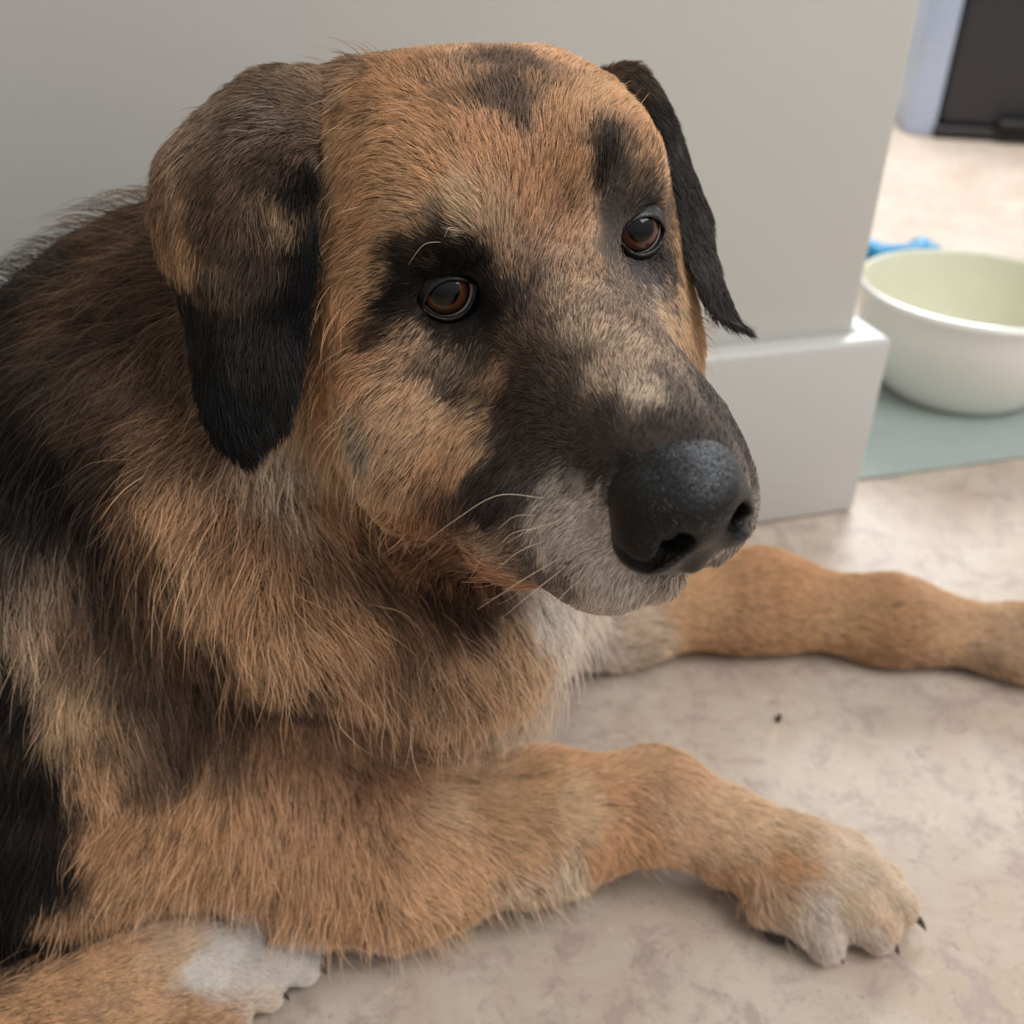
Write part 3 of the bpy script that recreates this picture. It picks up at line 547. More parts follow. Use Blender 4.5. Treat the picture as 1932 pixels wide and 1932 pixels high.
# coat map: x y z on the skin, colour (sRGB, body shade painted in under jaw and below ruff), direction the hair lies in, length in mm
BODY_COAT_SHADE = '''
-0.0371 0.4179 0.3976 165 120 80 -0.41 0.91 -0.06 8|-0.0218 0.4251 0.3978 150 108 72 -0.23 0.97 -0.07 8|-0.0111 0.4025 0.3961 98 74 58 -0.12 0.97 0.21 8
-0.0006 0.3985 0.3944 98 74 58 0.07 0.97 0.25 8|-0.0068 0.3816 0.3885 88 67 54 -0.08 0.90 0.43 9|-0.0020 0.3727 0.3834 95 72 56 0.03 0.86 0.51 9
-0.0153 0.3882 0.3923 128 94 66 -0.23 0.89 0.39 9|0.0060 0.3877 0.3911 140 102 70 0.25 0.91 0.34 9|0.0138 0.4135 0.3959 185 135 90 0.19 0.98 0.08 8
0.0298 0.4152 0.3906 175 125 80 0.38 0.90 -0.20 8|0.0356 0.3815 0.3844 180 130 85 0.33 0.92 0.22 9|0.0205 0.3747 0.3853 195 145 98 0.25 0.83 0.50 9
0.0115 0.3726 0.3838 180 130 86 0.10 0.80 0.59 9|-0.0235 0.3867 0.3923 150 108 74 -0.39 0.85 0.35 9|-0.0258 0.3657 0.3825 170 122 80 -0.71 0.62 0.34 9
-0.0428 0.3966 0.3936 165 118 76 -0.73 0.69 0.00 9|-0.0543 0.3958 0.3882 160 115 72 -0.80 0.48 -0.35 9|-0.0708 0.4187 0.3874 122 94 70 -0.86 0.10 -0.50 12
-0.0706 0.4107 0.3823 128 97 70 -0.74 0.20 -0.64 12|-0.0688 0.4017 0.3767 140 106 76 -0.62 0.16 -0.77 12|-0.0649 0.4095 0.3864 142 106 74 -0.85 0.22 -0.47 10
-0.0623 0.3966 0.3815 160 118 76 -0.73 0.42 -0.54 9|-0.0720 0.4025 0.3718 135 106 78 -0.42 0.05 -0.91 13|-0.0446 0.3746 0.3819 175 128 84 -0.89 0.39 -0.25 9
-0.0713 0.4001 0.3704 185 145 100 -0.53 0.48 -0.70 10|-0.0771 0.4050 0.3556 190 170 140 -0.00 -0.33 -0.94 15|-0.0750 0.4028 0.3630 176 156 126 -0.18 -0.08 -0.98 16
-0.0558 0.3709 0.3666 172 124 81 -0.60 0.36 -0.72 9|-0.0393 0.3548 0.3693 185 138 92 -0.86 0.46 -0.21 8|-0.0249 0.3508 0.3706 180 130 85 -0.79 0.43 0.44 8
-0.0177 0.3457 0.3601 215 180 135 -0.72 0.05 0.69 8|-0.0089 0.3472 0.3528 205 170 130 -0.18 -0.01 0.98 8|-0.0148 0.3576 0.3761 165 115 75 -0.37 0.68 0.64 8
-0.0007 0.3610 0.3740 165 115 78 -0.08 0.67 0.74 8|0.0015 0.3530 0.3586 160 113 77 -0.02 0.31 0.95 8|0.0119 0.3605 0.3692 165 115 75 0.09 0.41 0.91 8
0.0143 0.3542 0.3531 150 105 72 -0.06 0.63 0.77 7|0.0235 0.3582 0.3540 175 135 98 -0.10 0.48 0.87 7|0.0190 0.3618 0.3708 170 122 80 0.18 0.40 0.90 8
0.0393 0.3781 0.3799 165 118 80 0.25 0.90 0.36 8|0.0485 0.3817 0.3648 165 120 80 0.27 0.81 0.53 7|0.0478 0.3847 0.3714 180 130 85 -0.00 0.76 0.65 8
0.0261 0.3654 0.3754 60 49 42 0.18 0.58 0.80 7|0.0286 0.3629 0.3681 42 36 33 0.25 0.39 0.89 7|0.0332 0.3641 0.3631 56 49 45 0.46 0.29 0.84 5
0.0450 0.3749 0.3587 30 26 25 0.52 0.66 0.55 5|0.0382 0.3677 0.3663 100 78 57 0.53 0.54 0.66 6|0.0464 0.3769 0.3623 80 64 50 0.43 0.72 0.55 6
0.0318 0.3632 0.3564 72 63 58 0.23 0.16 0.96 4|0.0334 0.3617 0.3467 82 74 68 -0.13 0.52 0.84 4|0.0341 0.3532 0.3411 105 88 72 -0.38 0.72 0.57 5
0.0569 0.3936 0.3484 110 82 58 0.35 0.20 -0.92 4|0.0605 0.3934 0.3364 160 120 80 0.32 0.13 -0.94 6|0.0559 0.3820 0.3339 66 60 58 0.34 -0.10 -0.93 4
0.0475 0.3709 0.3338 72 70 72 0.43 -0.56 -0.71 3|0.0398 0.3637 0.3377 88 80 78 0.31 -0.86 -0.40 3|0.0495 0.3665 0.3280 125 105 85 0.40 -0.35 -0.84 5
0.0635 0.3909 0.3249 185 140 95 0.35 -0.05 -0.94 7|0.0660 0.3855 0.3142 200 160 115 0.33 -0.10 -0.94 8|0.0538 0.3621 0.3187 170 138 105 0.40 -0.24 -0.88 6
0.0708 0.3896 0.3040 178 128 78 0.25 -0.23 -0.94 10|0.0717 0.3851 0.2969 160 125 92 0.16 -0.19 -0.97 10|-0.0248 0.3452 0.3461 26 21 19 -0.87 -0.07 0.49 5
-0.0178 0.3468 0.3408 24 20 19 -0.70 -0.26 0.67 4|-0.0352 0.3488 0.3350 24 20 18 -0.97 -0.19 0.12 4|-0.0373 0.3484 0.3254 26 21 19 -0.93 -0.23 -0.27 4
-0.0299 0.3477 0.3200 26 22 20 -0.69 -0.63 -0.35 4|-0.0198 0.3503 0.3203 24 21 20 -0.82 -0.42 -0.38 4|-0.0134 0.3522 0.3266 24 21 20 -0.04 0.79 0.62 4
-0.0208 0.3444 0.3519 44 36 31 -0.89 -0.05 0.45 7|-0.0310 0.3456 0.3488 70 52 38 -0.95 0.19 0.25 6|-0.0378 0.3488 0.3405 34 27 23 -0.95 0.30 0.01 5
-0.0404 0.3493 0.3308 28 22 20 -0.93 0.15 -0.34 5|-0.0443 0.3483 0.3221 44 32 26 -0.87 0.10 -0.49 7|-0.0494 0.3486 0.3167 75 52 36 -0.75 0.13 -0.65 8
-0.0133 0.3466 0.3438 28 23 22 -0.37 -0.09 0.93 5|-0.0095 0.3459 0.3348 34 28 25 -0.40 0.43 0.81 5|-0.0021 0.3388 0.3339 62 48 38 -0.33 0.76 0.56 6
-0.0056 0.3376 0.3267 30 25 23 -0.55 0.82 0.15 4|-0.0129 0.3422 0.3204 28 24 23 -0.45 -0.27 -0.85 4|-0.0233 0.3455 0.3176 36 30 26 -0.74 -0.39 -0.54 4
-0.0327 0.3480 0.3218 34 27 24 -0.78 -0.52 -0.35 4|-0.0378 0.3463 0.3194 150 115 80 -0.84 -0.13 -0.53 6|-0.0344 0.3453 0.3169 160 125 90 -0.75 -0.24 -0.62 6
-0.0269 0.3429 0.3122 130 105 80 -0.68 -0.27 -0.68 7|-0.0174 0.3393 0.3100 120 98 76 -0.61 -0.13 -0.79 7|-0.0382 0.3440 0.3134 120 86 60 -0.68 -0.25 -0.68 7
-0.0210 0.3367 0.3020 70 55 44 -0.67 -0.28 -0.69 7|-0.0296 0.3409 0.3079 85 62 45 -0.69 -0.32 -0.65 7|-0.0124 0.3320 0.3014 105 82 62 -0.68 0.09 -0.73 7
-0.0079 0.3310 0.3100 140 104 74 -0.46 0.18 -0.87 7|-0.0109 0.3380 0.3167 66 52 42 -0.58 0.15 -0.80 6|-0.0033 0.3456 0.3426 130 102 76 -0.24 0.53 0.81 7
0.0047 0.3433 0.3436 135 102 76 -0.03 0.77 0.64 6|0.0143 0.3264 0.3390 135 108 82 0.12 0.91 0.39 5|0.0215 0.3417 0.3446 140 108 80 -0.17 0.94 0.29 6
0.0068 0.3243 0.3323 100 78 62 -0.09 0.87 0.49 5|0.0206 0.3089 0.3353 150 125 98 0.11 0.92 0.38 5|0.0306 0.3120 0.3378 125 100 80 -0.17 0.97 0.18 5
0.0358 0.3360 0.3379 110 90 74 -0.56 0.72 0.40 4|0.0264 0.2885 0.3302 150 125 100 0.06 0.89 0.45 5|0.0363 0.2872 0.3328 145 122 98 -0.06 0.98 0.19 5
0.0354 0.2725 0.3287 165 145 120 0.13 0.92 0.37 5|0.0444 0.2806 0.3310 105 90 78 -0.25 0.95 0.16 5|0.0497 0.2707 0.3283 88 76 68 -0.19 0.96 0.18 5
0.0442 0.3095 0.3321 120 98 80 -0.44 0.84 0.31 5|0.0524 0.3082 0.3239 125 106 86 -0.39 0.85 0.36 5|0.0615 0.3053 0.3154 85 75 68 -0.41 0.84 0.36 5
0.0655 0.2946 0.3106 75 68 64 -0.31 0.83 0.46 4|0.0464 0.2600 0.3253 70 58 52 -0.08 0.85 0.52 4|0.0370 0.2614 0.3243 75 62 55 -0.12 0.85 0.51 4
0.0275 0.2726 0.3224 70 58 50 -0.24 0.91 0.34 5|0.0189 0.2951 0.3270 100 82 66 -0.17 0.89 0.41 5|-0.0008 0.3267 0.3218 84 64 50 -0.48 0.88 -0.02 6
0.0047 0.3118 0.3153 70 55 45 -0.51 0.81 -0.29 6|-0.0029 0.3167 0.3011 60 49 43 -0.63 0.28 -0.72 6|0.0146 0.2918 0.3141 68 57 49 -0.46 0.89 -0.09 5
0.0127 0.3024 0.3235 88 70 57 -0.44 0.90 0.05 5|-0.0033 0.3042 0.2937 56 48 43 -0.68 0.12 -0.73 6|0.0085 0.2897 0.3001 68 60 54 -0.69 0.12 -0.71 5
0.0208 0.2769 0.3094 68 58 50 -0.46 0.79 -0.41 4|0.0263 0.2636 0.3099 60 52 48 -0.30 0.28 -0.91 4|-0.0121 0.3056 0.2825 55 48 44 -0.56 0.21 -0.80 7
-0.0063 0.2944 0.2771 50 45 44 -0.46 0.32 -0.83 6|0.0014 0.2876 0.2875 72 67 63 -0.39 0.09 -0.92 5|0.0150 0.2730 0.2958 155 142 127 -0.69 0.07 -0.72 5
0.0211 0.2658 0.2957 182 168 152 -0.65 0.04 -0.76 5|0.0106 0.2703 0.2849 168 155 140 -0.43 0.28 -0.86 5|0.0199 0.2604 0.2860 188 175 160 -0.51 0.06 -0.86 5
0.0283 0.2557 0.2968 172 162 150 -0.16 0.18 -0.97 4|0.0335 0.2530 0.2858 182 172 160 -0.37 0.19 -0.91 6|0.0264 0.2545 0.2787 188 176 162 -0.23 0.04 -0.97 6
0.0322 0.2561 0.3143 40 36 35 -0.78 0.49 -0.39 4|0.0330 0.2527 0.3077 50 46 44 -0.74 0.23 -0.63 4|0.0291 0.2563 0.3072 90 82 74 -0.48 0.37 -0.79 4
0.0353 0.2504 0.2986 120 112 104 -0.50 0.19 -0.85 4|0.0156 0.2626 0.2766 115 102 92 -0.11 0.23 -0.97 6|0.0062 0.2776 0.2699 92 78 68 -0.07 0.52 -0.85 6
0.0448 0.2535 0.2820 125 120 115 -0.42 0.40 -0.82 5|-0.0008 0.2871 0.2705 125 100 82 -0.50 0.60 -0.62 7|-0.0061 0.2942 0.2603 160 125 95 -0.56 0.70 -0.45 8
-0.0700 0.3767 0.3342 170 122 80 -0.07 -0.40 -0.91 12|-0.0556 0.3630 0.3504 178 130 86 -0.38 0.23 -0.90 10|-0.0391 0.3492 0.3585 192 148 103 -0.87 0.42 -0.25 8
-0.0516 0.3561 0.3377 185 138 92 -0.48 0.16 -0.86 10|-0.0648 0.3619 0.3195 165 115 72 -0.08 -0.26 -0.96 14|-0.0538 0.3537 0.3249 172 122 79 -0.42 -0.03 -0.91 11
-0.0705 0.3640 0.2975 165 112 70 -0.00 -0.24 -0.97 15|-0.0560 0.3481 0.3050 170 118 76 -0.51 0.04 -0.86 12|-0.0437 0.3410 0.3044 185 140 98 -0.79 -0.07 -0.61 10
-0.0322 0.3357 0.2990 180 138 98 -0.83 -0.28 -0.48 9|-0.0168 0.3278 0.2931 190 145 100 -0.78 -0.10 -0.62 8|-0.0125 0.3149 0.2897 180 135 92 -0.63 -0.09 -0.77 8
-0.0220 0.3219 0.2835 170 122 80 -0.66 -0.04 -0.75 9|-0.0394 0.3307 0.2888 182 142 102 -0.78 -0.05 -0.63 10|-0.0516 0.3384 0.2909 172 138 102 -0.51 0.03 -0.86 12
-0.0537 0.3373 0.2839 128 116 100 -0.43 0.09 -0.90 11|-0.0656 0.3514 0.2818 175 130 88 -0.06 -0.08 -0.99 14|-0.0790 0.3724 0.2566 180 140 98 -0.29 0.02 -0.96 16
-0.0563 0.3374 0.2706 185 150 112 -0.12 0.08 -0.99 12|-0.0435 0.3265 0.2695 170 130 90 -0.54 0.29 -0.79 11|-0.0756 0.3699 0.2382 170 120 78 -0.33 -0.19 -0.92 16
-0.0586 0.3695 0.2288 158 108 68 -0.35 0.12 -0.93 14|-0.0319 0.3227 0.2587 135 88 55 -0.56 0.41 -0.72 12|-0.0223 0.3222 0.2502 125 82 52 -0.69 0.68 -0.24 11
-0.0412 0.3668 0.2099 155 102 64 -0.34 -0.90 -0.25 14|-0.0191 0.3727 0.2011 155 102 67 -0.66 -0.74 0.12 12|-0.0024 0.2973 0.2494 155 104 68 -0.80 0.60 0.05 12
-0.0187 0.3104 0.2711 92 66 48 -0.33 0.30 -0.90 9|-0.0910 0.3724 0.2538 180 155 125 0.02 -0.22 -0.97 20|-0.0949 0.3654 0.2428 144 117 87 0.15 -0.70 -0.70 22
-0.1946 0.4471 0.3028 66 50 39 -0.80 0.58 -0.17 24|-0.2226 0.4535 0.2887 52 44 37 -0.80 0.48 -0.36 22|-0.1737 0.4499 0.3143 91 63 42 -0.92 0.13 -0.37 22
-0.1885 0.4292 0.2950 82 55 36 -0.90 0.03 -0.44 22|-0.1603 0.4115 0.2931 69 47 32 -0.93 0.01 -0.38 22|-0.1880 0.4006 0.2780 60 42 29 -0.84 -0.22 -0.49 22
-0.1994 0.3885 0.2641 29 24 22 -0.40 -0.51 -0.76 22|-0.1638 0.3785 0.2724 66 44 29 -0.76 -0.51 -0.41 22|-0.1484 0.3856 0.2765 82 57 38 -0.65 -0.63 -0.42 22
-0.1349 0.3704 0.2655 105 71 45 -0.59 -0.71 -0.39 22|-0.1523 0.3616 0.2578 60 42 29 -0.49 -0.55 -0.68 22|-0.1785 0.3669 0.2517 32 25 23 -0.20 -0.25 -0.95 22
-0.1978 0.3655 0.2294 40 34 29 -0.16 -0.47 -0.87 22|-0.1672 0.3556 0.2340 52 39 30 0.01 -0.23 -0.97 22|-0.1421 0.3476 0.2422 99 66 42 -0.36 -0.36 -0.86 24
-0.1278 0.3500 0.2460 146 106 70 -0.16 -0.58 -0.80 26|-0.1119 0.3496 0.2395 129 87 56 -0.01 -0.70 -0.71 26|-0.0985 0.3543 0.2370 117 78 49 0.09 -0.78 -0.61 24
-0.1211 0.3376 0.2246 150 110 73 0.03 -0.47 -0.88 28|-0.1006 0.3377 0.2227 139 97 62 0.14 -0.57 -0.81 26|-0.0774 0.3470 0.2196 113 75 47 0.35 -0.69 -0.63 22
-0.0842 0.3328 0.2088 146 104 68 0.13 -0.55 -0.83 28|-0.0660 0.3357 0.2046 150 108 71 0.26 -0.59 -0.77 28|-0.0924 0.3265 0.1975 155 115 78 0.14 -0.29 -0.95 30
-0.0656 0.3255 0.1857 146 106 73 0.12 -0.21 -0.97 30|-0.0435 0.3420 0.1979 117 78 52 0.39 -0.59 -0.71 24|-0.0451 0.3301 0.1798 146 109 75 0.06 -0.25 -0.97 30
-0.0240 0.3405 0.1859 150 113 80 0.20 -0.49 -0.85 28|-0.0022 0.3529 0.1767 164 129 91 0.15 -0.43 -0.89 26|-0.0129 0.3405 0.1634 150 113 80 -0.18 -0.16 -0.97 30
0.0097 0.3558 0.1601 202 162 120 -0.12 -0.24 -0.96 26|0.0213 0.3718 0.1685 232 217 196 0.11 -0.46 -0.88 18|0.0150 0.3707 0.1780 238 228 212 0.19 -0.65 -0.74 15
-0.0140 0.3625 0.1946 80 55 40 0.37 -0.74 -0.56 16|-0.0270 0.3531 0.1983 74 50 37 0.32 -0.77 -0.55 20|-0.0399 0.3506 0.2025 78 52 37 0.28 -0.78 -0.57 20
-0.0568 0.3481 0.2090 91 61 40 0.30 -0.73 -0.61 22|-0.1973 0.3510 0.2050 120 95 72 0.02 -0.49 -0.87 22|-0.1847 0.3447 0.1910 112 80 56 0.12 -0.44 -0.89 22
-0.1672 0.3505 0.2010 76 55 41 0.15 -0.30 -0.94 22|-0.1479 0.3436 0.1986 92 64 45 0.39 -0.26 -0.88 22|-0.1321 0.3352 0.1865 85 57 39 0.49 -0.09 -0.87 22
-0.1203 0.3369 0.1627 75 51 37 0.33 0.10 -0.94 22|-0.1973 0.3405 0.1856 140 112 82 0.02 -0.46 -0.89 22|-0.1809 0.3302 0.1606 150 118 82 0.12 -0.44 -0.89 22
-0.1682 0.3262 0.1499 122 90 61 0.11 -0.44 -0.89 20|-0.1727 0.3177 0.1337 165 120 80 0.02 -0.42 -0.91 20|-0.1514 0.3359 0.1625 82 60 44 0.11 -0.42 -0.90 20
-0.1412 0.3290 0.1422 76 55 41 -0.02 -0.40 -0.92 20|-0.1578 0.3194 0.1326 102 73 51 -0.00 -0.41 -0.91 20|-0.1228 0.3335 0.1355 108 75 52 -0.05 -0.34 -0.94 20
-0.0855 0.3228 0.1720 73 50 35 0.15 0.08 -0.99 20|-0.0574 0.3312 0.1508 96 67 48 0.11 0.48 -0.87 20|-0.0312 0.3961 0.0795 114 82 60 -0.09 -0.10 -0.99 18
-0.1020 0.3412 0.1289 138 96 64 -0.18 -0.17 -0.97 20|-0.0760 0.3629 0.1090 148 104 72 -0.09 -0.45 -0.89 20|-0.0467 0.3880 0.0788 168 125 90 0.01 -0.35 -0.94 20
-0.0206 0.4010 0.0670 188 152 117 -0.14 -0.19 -0.97 18|-0.1743 0.3065 0.1042 149 104 67 -0.50 -0.33 -0.80 18|-0.1526 0.3130 0.1108 158 113 74 -0.42 -0.37 -0.83 18
-0.1274 0.3208 0.1099 156 112 73 -0.20 -0.45 -0.87 20|-0.1023 0.3296 0.1013 156 113 78 -0.06 -0.55 -0.83 20|-0.0749 0.3476 0.0901 149 106 73 0.23 -0.77 -0.59 20
-0.0488 0.3571 0.0811 172 127 90 0.39 -0.92 -0.10 18|-0.1620 0.3035 0.0777 167 123 82 -0.63 -0.28 -0.72 18|-0.1890 0.2925 0.0731 153 110 73 -0.58 -0.42 -0.70 18
-0.1332 0.3105 0.0809 164 120 79 -0.46 -0.21 -0.86 20|-0.1063 0.3146 0.0770 166 121 80 -0.30 -0.44 -0.85 20|-0.1344 0.3133 0.0408 164 120 81 -0.52 -0.09 -0.85 20
-0.0947 0.3070 0.0582 162 117 78 -0.08 -0.35 -0.93 20|-0.0713 0.3099 0.0554 162 117 78 0.20 -0.30 -0.93 20|-0.0791 0.3220 0.0763 164 118 79 0.10 -0.74 -0.67 20
-0.0604 0.3253 0.0732 160 115 76 0.43 -0.63 -0.65 18|-0.0461 0.3275 0.0712 184 137 94 0.78 -0.35 -0.52 13|-0.0384 0.3533 0.0784 197 157 114 0.96 -0.11 -0.27 12
-0.0136 0.3664 0.0726 192 150 107 1.00 -0.04 0.01 10|-0.0241 0.3251 0.0566 182 136 94 0.75 0.02 -0.66 13|0.0124 0.3750 0.0756 192 144 97 0.99 0.02 0.10 9
0.0129 0.3401 0.0586 192 147 102 0.92 -0.12 -0.37 10|-0.0001 0.3479 0.0676 190 144 99 0.98 -0.13 -0.11 10|0.0398 0.3906 0.0702 194 142 92 0.99 -0.08 -0.12 7
0.0331 0.3545 0.0689 207 167 122 0.97 0.08 -0.24 8|0.0545 0.3661 0.0681 170 122 80 0.84 -0.35 -0.40 8|0.0607 0.3813 0.0710 192 144 98 0.96 -0.26 0.11 7
0.0467 0.3468 0.0521 177 127 84 0.42 -0.13 -0.90 9|0.0667 0.3887 0.0712 202 157 112 0.96 -0.20 0.19 7|0.0781 0.3631 0.0648 197 154 114 0.79 -0.42 -0.44 9
0.0653 0.3540 0.0520 177 127 84 0.76 -0.11 -0.63 10|0.0925 0.3553 0.0439 192 150 110 0.87 0.05 -0.49 9|0.1189 0.3616 0.0511 207 167 124 0.91 -0.26 -0.32 7
0.1147 0.3509 0.0304 172 127 87 0.80 -0.27 -0.54 10|0.1389 0.3501 0.0441 187 137 92 0.90 -0.43 -0.02 8|0.1456 0.3602 0.0479 210 176 136 0.96 -0.29 -0.05 8.5
0.1312 0.3395 0.0294 182 147 114 0.51 -0.72 -0.48 10|0.1609 0.3560 0.0457 216 190 158 0.94 -0.21 -0.27 7.5|0.1757 0.3466 0.0381 218 194 164 0.87 -0.34 -0.35 7.5
0.1681 0.3342 0.0338 210 182 148 0.82 -0.38 -0.42 7.5|0.1576 0.3305 0.0303 222 206 186 0.66 -0.33 -0.68 8.5|0.1432 0.3296 0.0229 207 187 162 0.54 -0.46 -0.70 9.5
0.1851 0.3343 0.0264 190 160 128 0.75 -0.24 -0.62 6.5|0.1935 0.3460 0.0277 214 190 158 0.77 -0.21 -0.60 6.5|0.1795 0.3274 0.0194 214 194 172 0.68 -0.37 -0.64 7.5
0.1580 0.3246 0.0202 224 210 194 0.55 -0.36 -0.75 8.5|0.0287 0.3384 0.0461 206 184 154 0.14 -0.13 -0.98 16|0.0035 0.3341 0.0311 190 160 130 0.28 0.30 -0.91 16
-0.0167 0.3253 0.0299 182 140 98 0.04 0.28 -0.96 16|-0.1965 0.2637 0.0484 170 122 78 0.96 0.24 -0.12 5.5|-0.1745 0.2770 0.0480 178 130 86 0.98 0.18 -0.10 5.5
-0.1575 0.2701 0.0404 180 135 90 0.92 0.34 -0.19 5.5|-0.1440 0.2884 0.0441 200 165 125 0.99 0.12 -0.12 4.5|-0.1314 0.2823 0.0385 244 234 221 0.90 0.26 -0.35 4.5
-0.1235 0.2975 0.0379 244 234 221 0.90 -0.01 -0.44 4.5|-0.1051 0.2997 0.0337 244 234 221 0.86 0.05 -0.50 4|-0.0941 0.3001 0.0218 244 234 221 0.78 0.19 -0.60 4
-0.1110 0.2916 0.0295 244 234 221 0.90 0.29 -0.32 4.5|-0.1368 0.2724 0.0302 170 128 88 0.97 0.24 -0.09 5.5|-0.1126 0.2827 0.0192 217 197 172 0.89 0.43 -0.16 4.5
-0.1221 0.2733 0.0196 160 120 85 0.79 0.58 -0.19 5.5|0.0736 0.5229 0.0472 200 175 145 0.92 0.39 -0.09 12|0.0566 0.5152 0.0444 216 203 186 0.44 0.11 -0.89 14
0.1164 0.5517 0.0564 200 150 100 0.96 0.11 -0.26 8|0.1874 0.5636 0.0587 192 137 87 0.96 -0.02 -0.27 8|0.1699 0.5458 0.0368 187 137 92 0.98 0.05 -0.17 8
0.2228 0.5548 0.0447 197 150 102 0.97 -0.23 -0.02 8|0.2555 0.5406 0.0351 172 124 82 0.98 -0.16 -0.12 8|0.2907 0.5464 0.0404 207 162 114 0.98 -0.03 -0.20 8
0.3232 0.5354 0.0328 202 167 127 0.92 -0.38 0.02 8|0.3111 0.5380 0.0169 155 124 94 0.95 -0.24 -0.18 8|0.2581 0.5388 0.0210 162 120 82 0.99 -0.08 -0.14 8
0.1535 0.5447 0.0283 165 120 80 0.94 0.02 -0.35 8|-0.2061 0.2874 0.0789 24 21 21 0.06 -0.33 -0.94 20|-0.1932 0.2935 0.0820 28 24 23 0.06 -0.35 -0.93 20
-0.2104 0.2832 0.0524 26 23 23 -0.06 0.08 -0.99 20|-0.1876 0.3003 0.0943 32 27 25 0.07 -0.33 -0.94 20|-0.1987 0.2875 0.0505 34 29 27 -0.14 0.11 -0.98 18
-0.2195 0.4295 0.2794 38 30 26 -0.50 -0.63 -0.60 22|-0.2080 0.3787 0.2468 25 22 20 -0.18 -0.56 -0.81 22|-0.2022 0.3284 0.1614 32 27 26 0.01 -0.40 -0.92 20
-0.1970 0.3147 0.1297 24 21 21 0.02 -0.43 -0.90 20|-0.2038 0.2983 0.0993 22 20 20 0.01 -0.49 -0.87 20|-0.1914 0.3024 0.1017 32 28 26 0.10 -0.39 -0.91 20
-0.2020 0.2857 0.0639 26 23 23 -0.04 -0.10 -0.99 20|-0.2059 0.3538 0.2107 75 60 50 0.03 -0.52 -0.85 22|-0.1875 0.3103 0.1190 46 37 32 0.12 -0.39 -0.92 20
-0.2078 0.3353 0.1782 34 29 27 0.02 -0.45 -0.89 20|-0.0083 0.4127 0.0568 205 186 158 -0.34 -0.10 -0.93 13
'''
NEAR_EAR_COAT = '''
-0.0768 0.4160 0.3849 111 85 61 -0.92 -0.24 0.30 13|-0.0770 0.4051 0.3786 105 81 60 -0.83 -0.55 0.10 13|-0.0848 0.4175 0.3873 101 80 60 -0.98 -0.13 0.12 14
-0.1003 0.4147 0.3855 104 81 61 -0.93 -0.07 -0.36 14|-0.1119 0.4103 0.3785 108 85 65 -0.81 -0.17 -0.56 14|-0.1239 0.4055 0.3679 104 79 56 -0.57 -0.43 -0.70 15
-0.0930 0.3956 0.3782 95 76 58 -0.90 -0.38 -0.22 14|-0.0825 0.4015 0.3791 90 71 56 -0.80 -0.60 -0.03 12|-0.1287 0.3956 0.3566 108 76 50 -0.27 -0.49 -0.83 16
-0.1339 0.3892 0.3385 139 97 61 0.03 -0.45 -0.89 17|-0.1234 0.3774 0.3374 134 95 59 0.08 -0.47 -0.88 17|-0.1105 0.3765 0.3526 71 50 35 -0.15 -0.50 -0.85 15
-0.1006 0.3800 0.3631 79 55 37 -0.31 -0.56 -0.77 15|-0.0877 0.3845 0.3698 68 47 33 -0.26 -0.78 -0.57 13|-0.0908 0.3666 0.3484 71 51 37 0.03 -0.52 -0.85 14
-0.0862 0.3693 0.3533 112 83 55 0.03 -0.59 -0.81 13|-0.1059 0.3653 0.3369 76 56 40 0.06 -0.46 -0.88 16|-0.0955 0.3630 0.3399 62 46 35 0.04 -0.46 -0.89 15
-0.0788 0.3789 0.3621 15 13 13 0.16 -0.76 -0.64 12|-0.0739 0.3645 0.3438 13 12 12 0.02 -0.51 -0.86 12|-0.0766 0.3563 0.3273 15 13 13 -0.03 -0.30 -0.95 12
-0.1247 0.3747 0.3232 23 20 19 0.30 -0.45 -0.84 16|-0.1106 0.3618 0.3223 33 28 25 0.19 -0.44 -0.88 16|-0.0998 0.3542 0.3175 40 35 32 0.15 -0.45 -0.88 16
-0.0899 0.3510 0.3150 35 32 30 0.14 -0.41 -0.90 15|-0.0824 0.3491 0.3099 37 35 35 0.09 -0.37 -0.92 14|-0.1112 0.3516 0.2977 20 18 18 0.19 -0.55 -0.81 15
-0.0959 0.3413 0.2923 18 17 17 0.14 -0.43 -0.89 15|-0.1042 0.3384 0.2807 20 18 18 0.23 -0.28 -0.93 14|-0.0894 0.3399 0.2869 33 32 32 -0.07 -0.20 -0.98 13
-0.1332 0.3858 0.3278 58 43 32 0.33 -0.41 -0.85 16
'''
FAR_EAR_COAT = '''
0.0420 0.4404 0.3876 60 47 37 0.82 -0.54 -0.21 11|0.0489 0.4289 0.3791 43 36 31 0.49 -0.60 -0.63 11|0.0551 0.4155 0.3644 40 35 32 0.45 -0.50 -0.74 11
0.0627 0.4072 0.3507 43 38 36 0.28 -0.45 -0.85 11|0.0673 0.3981 0.3351 53 48 45 0.23 -0.64 -0.74 11|0.0709 0.3845 0.3232 48 43 41 0.34 -0.73 -0.59 11
0.0786 0.3750 0.3148 42 37 35 0.58 -0.63 -0.52 10|0.0359 0.4432 0.3880 91 68 48 0.89 -0.46 0.04 9
'''

# ------------------------------------------------------------------ coat map: colour with some painted shade, lie and length of the hair at points on the dog
def parse(s): return [[float(v) for v in e.split()] for l in s.strip().split('\n') for e in l.split('|')]
def lin(c):
    c = np.asarray(c, float) / 255; return np.where(c <= .04045, c/12.92, ((c+.055)/1.055)**2.4)

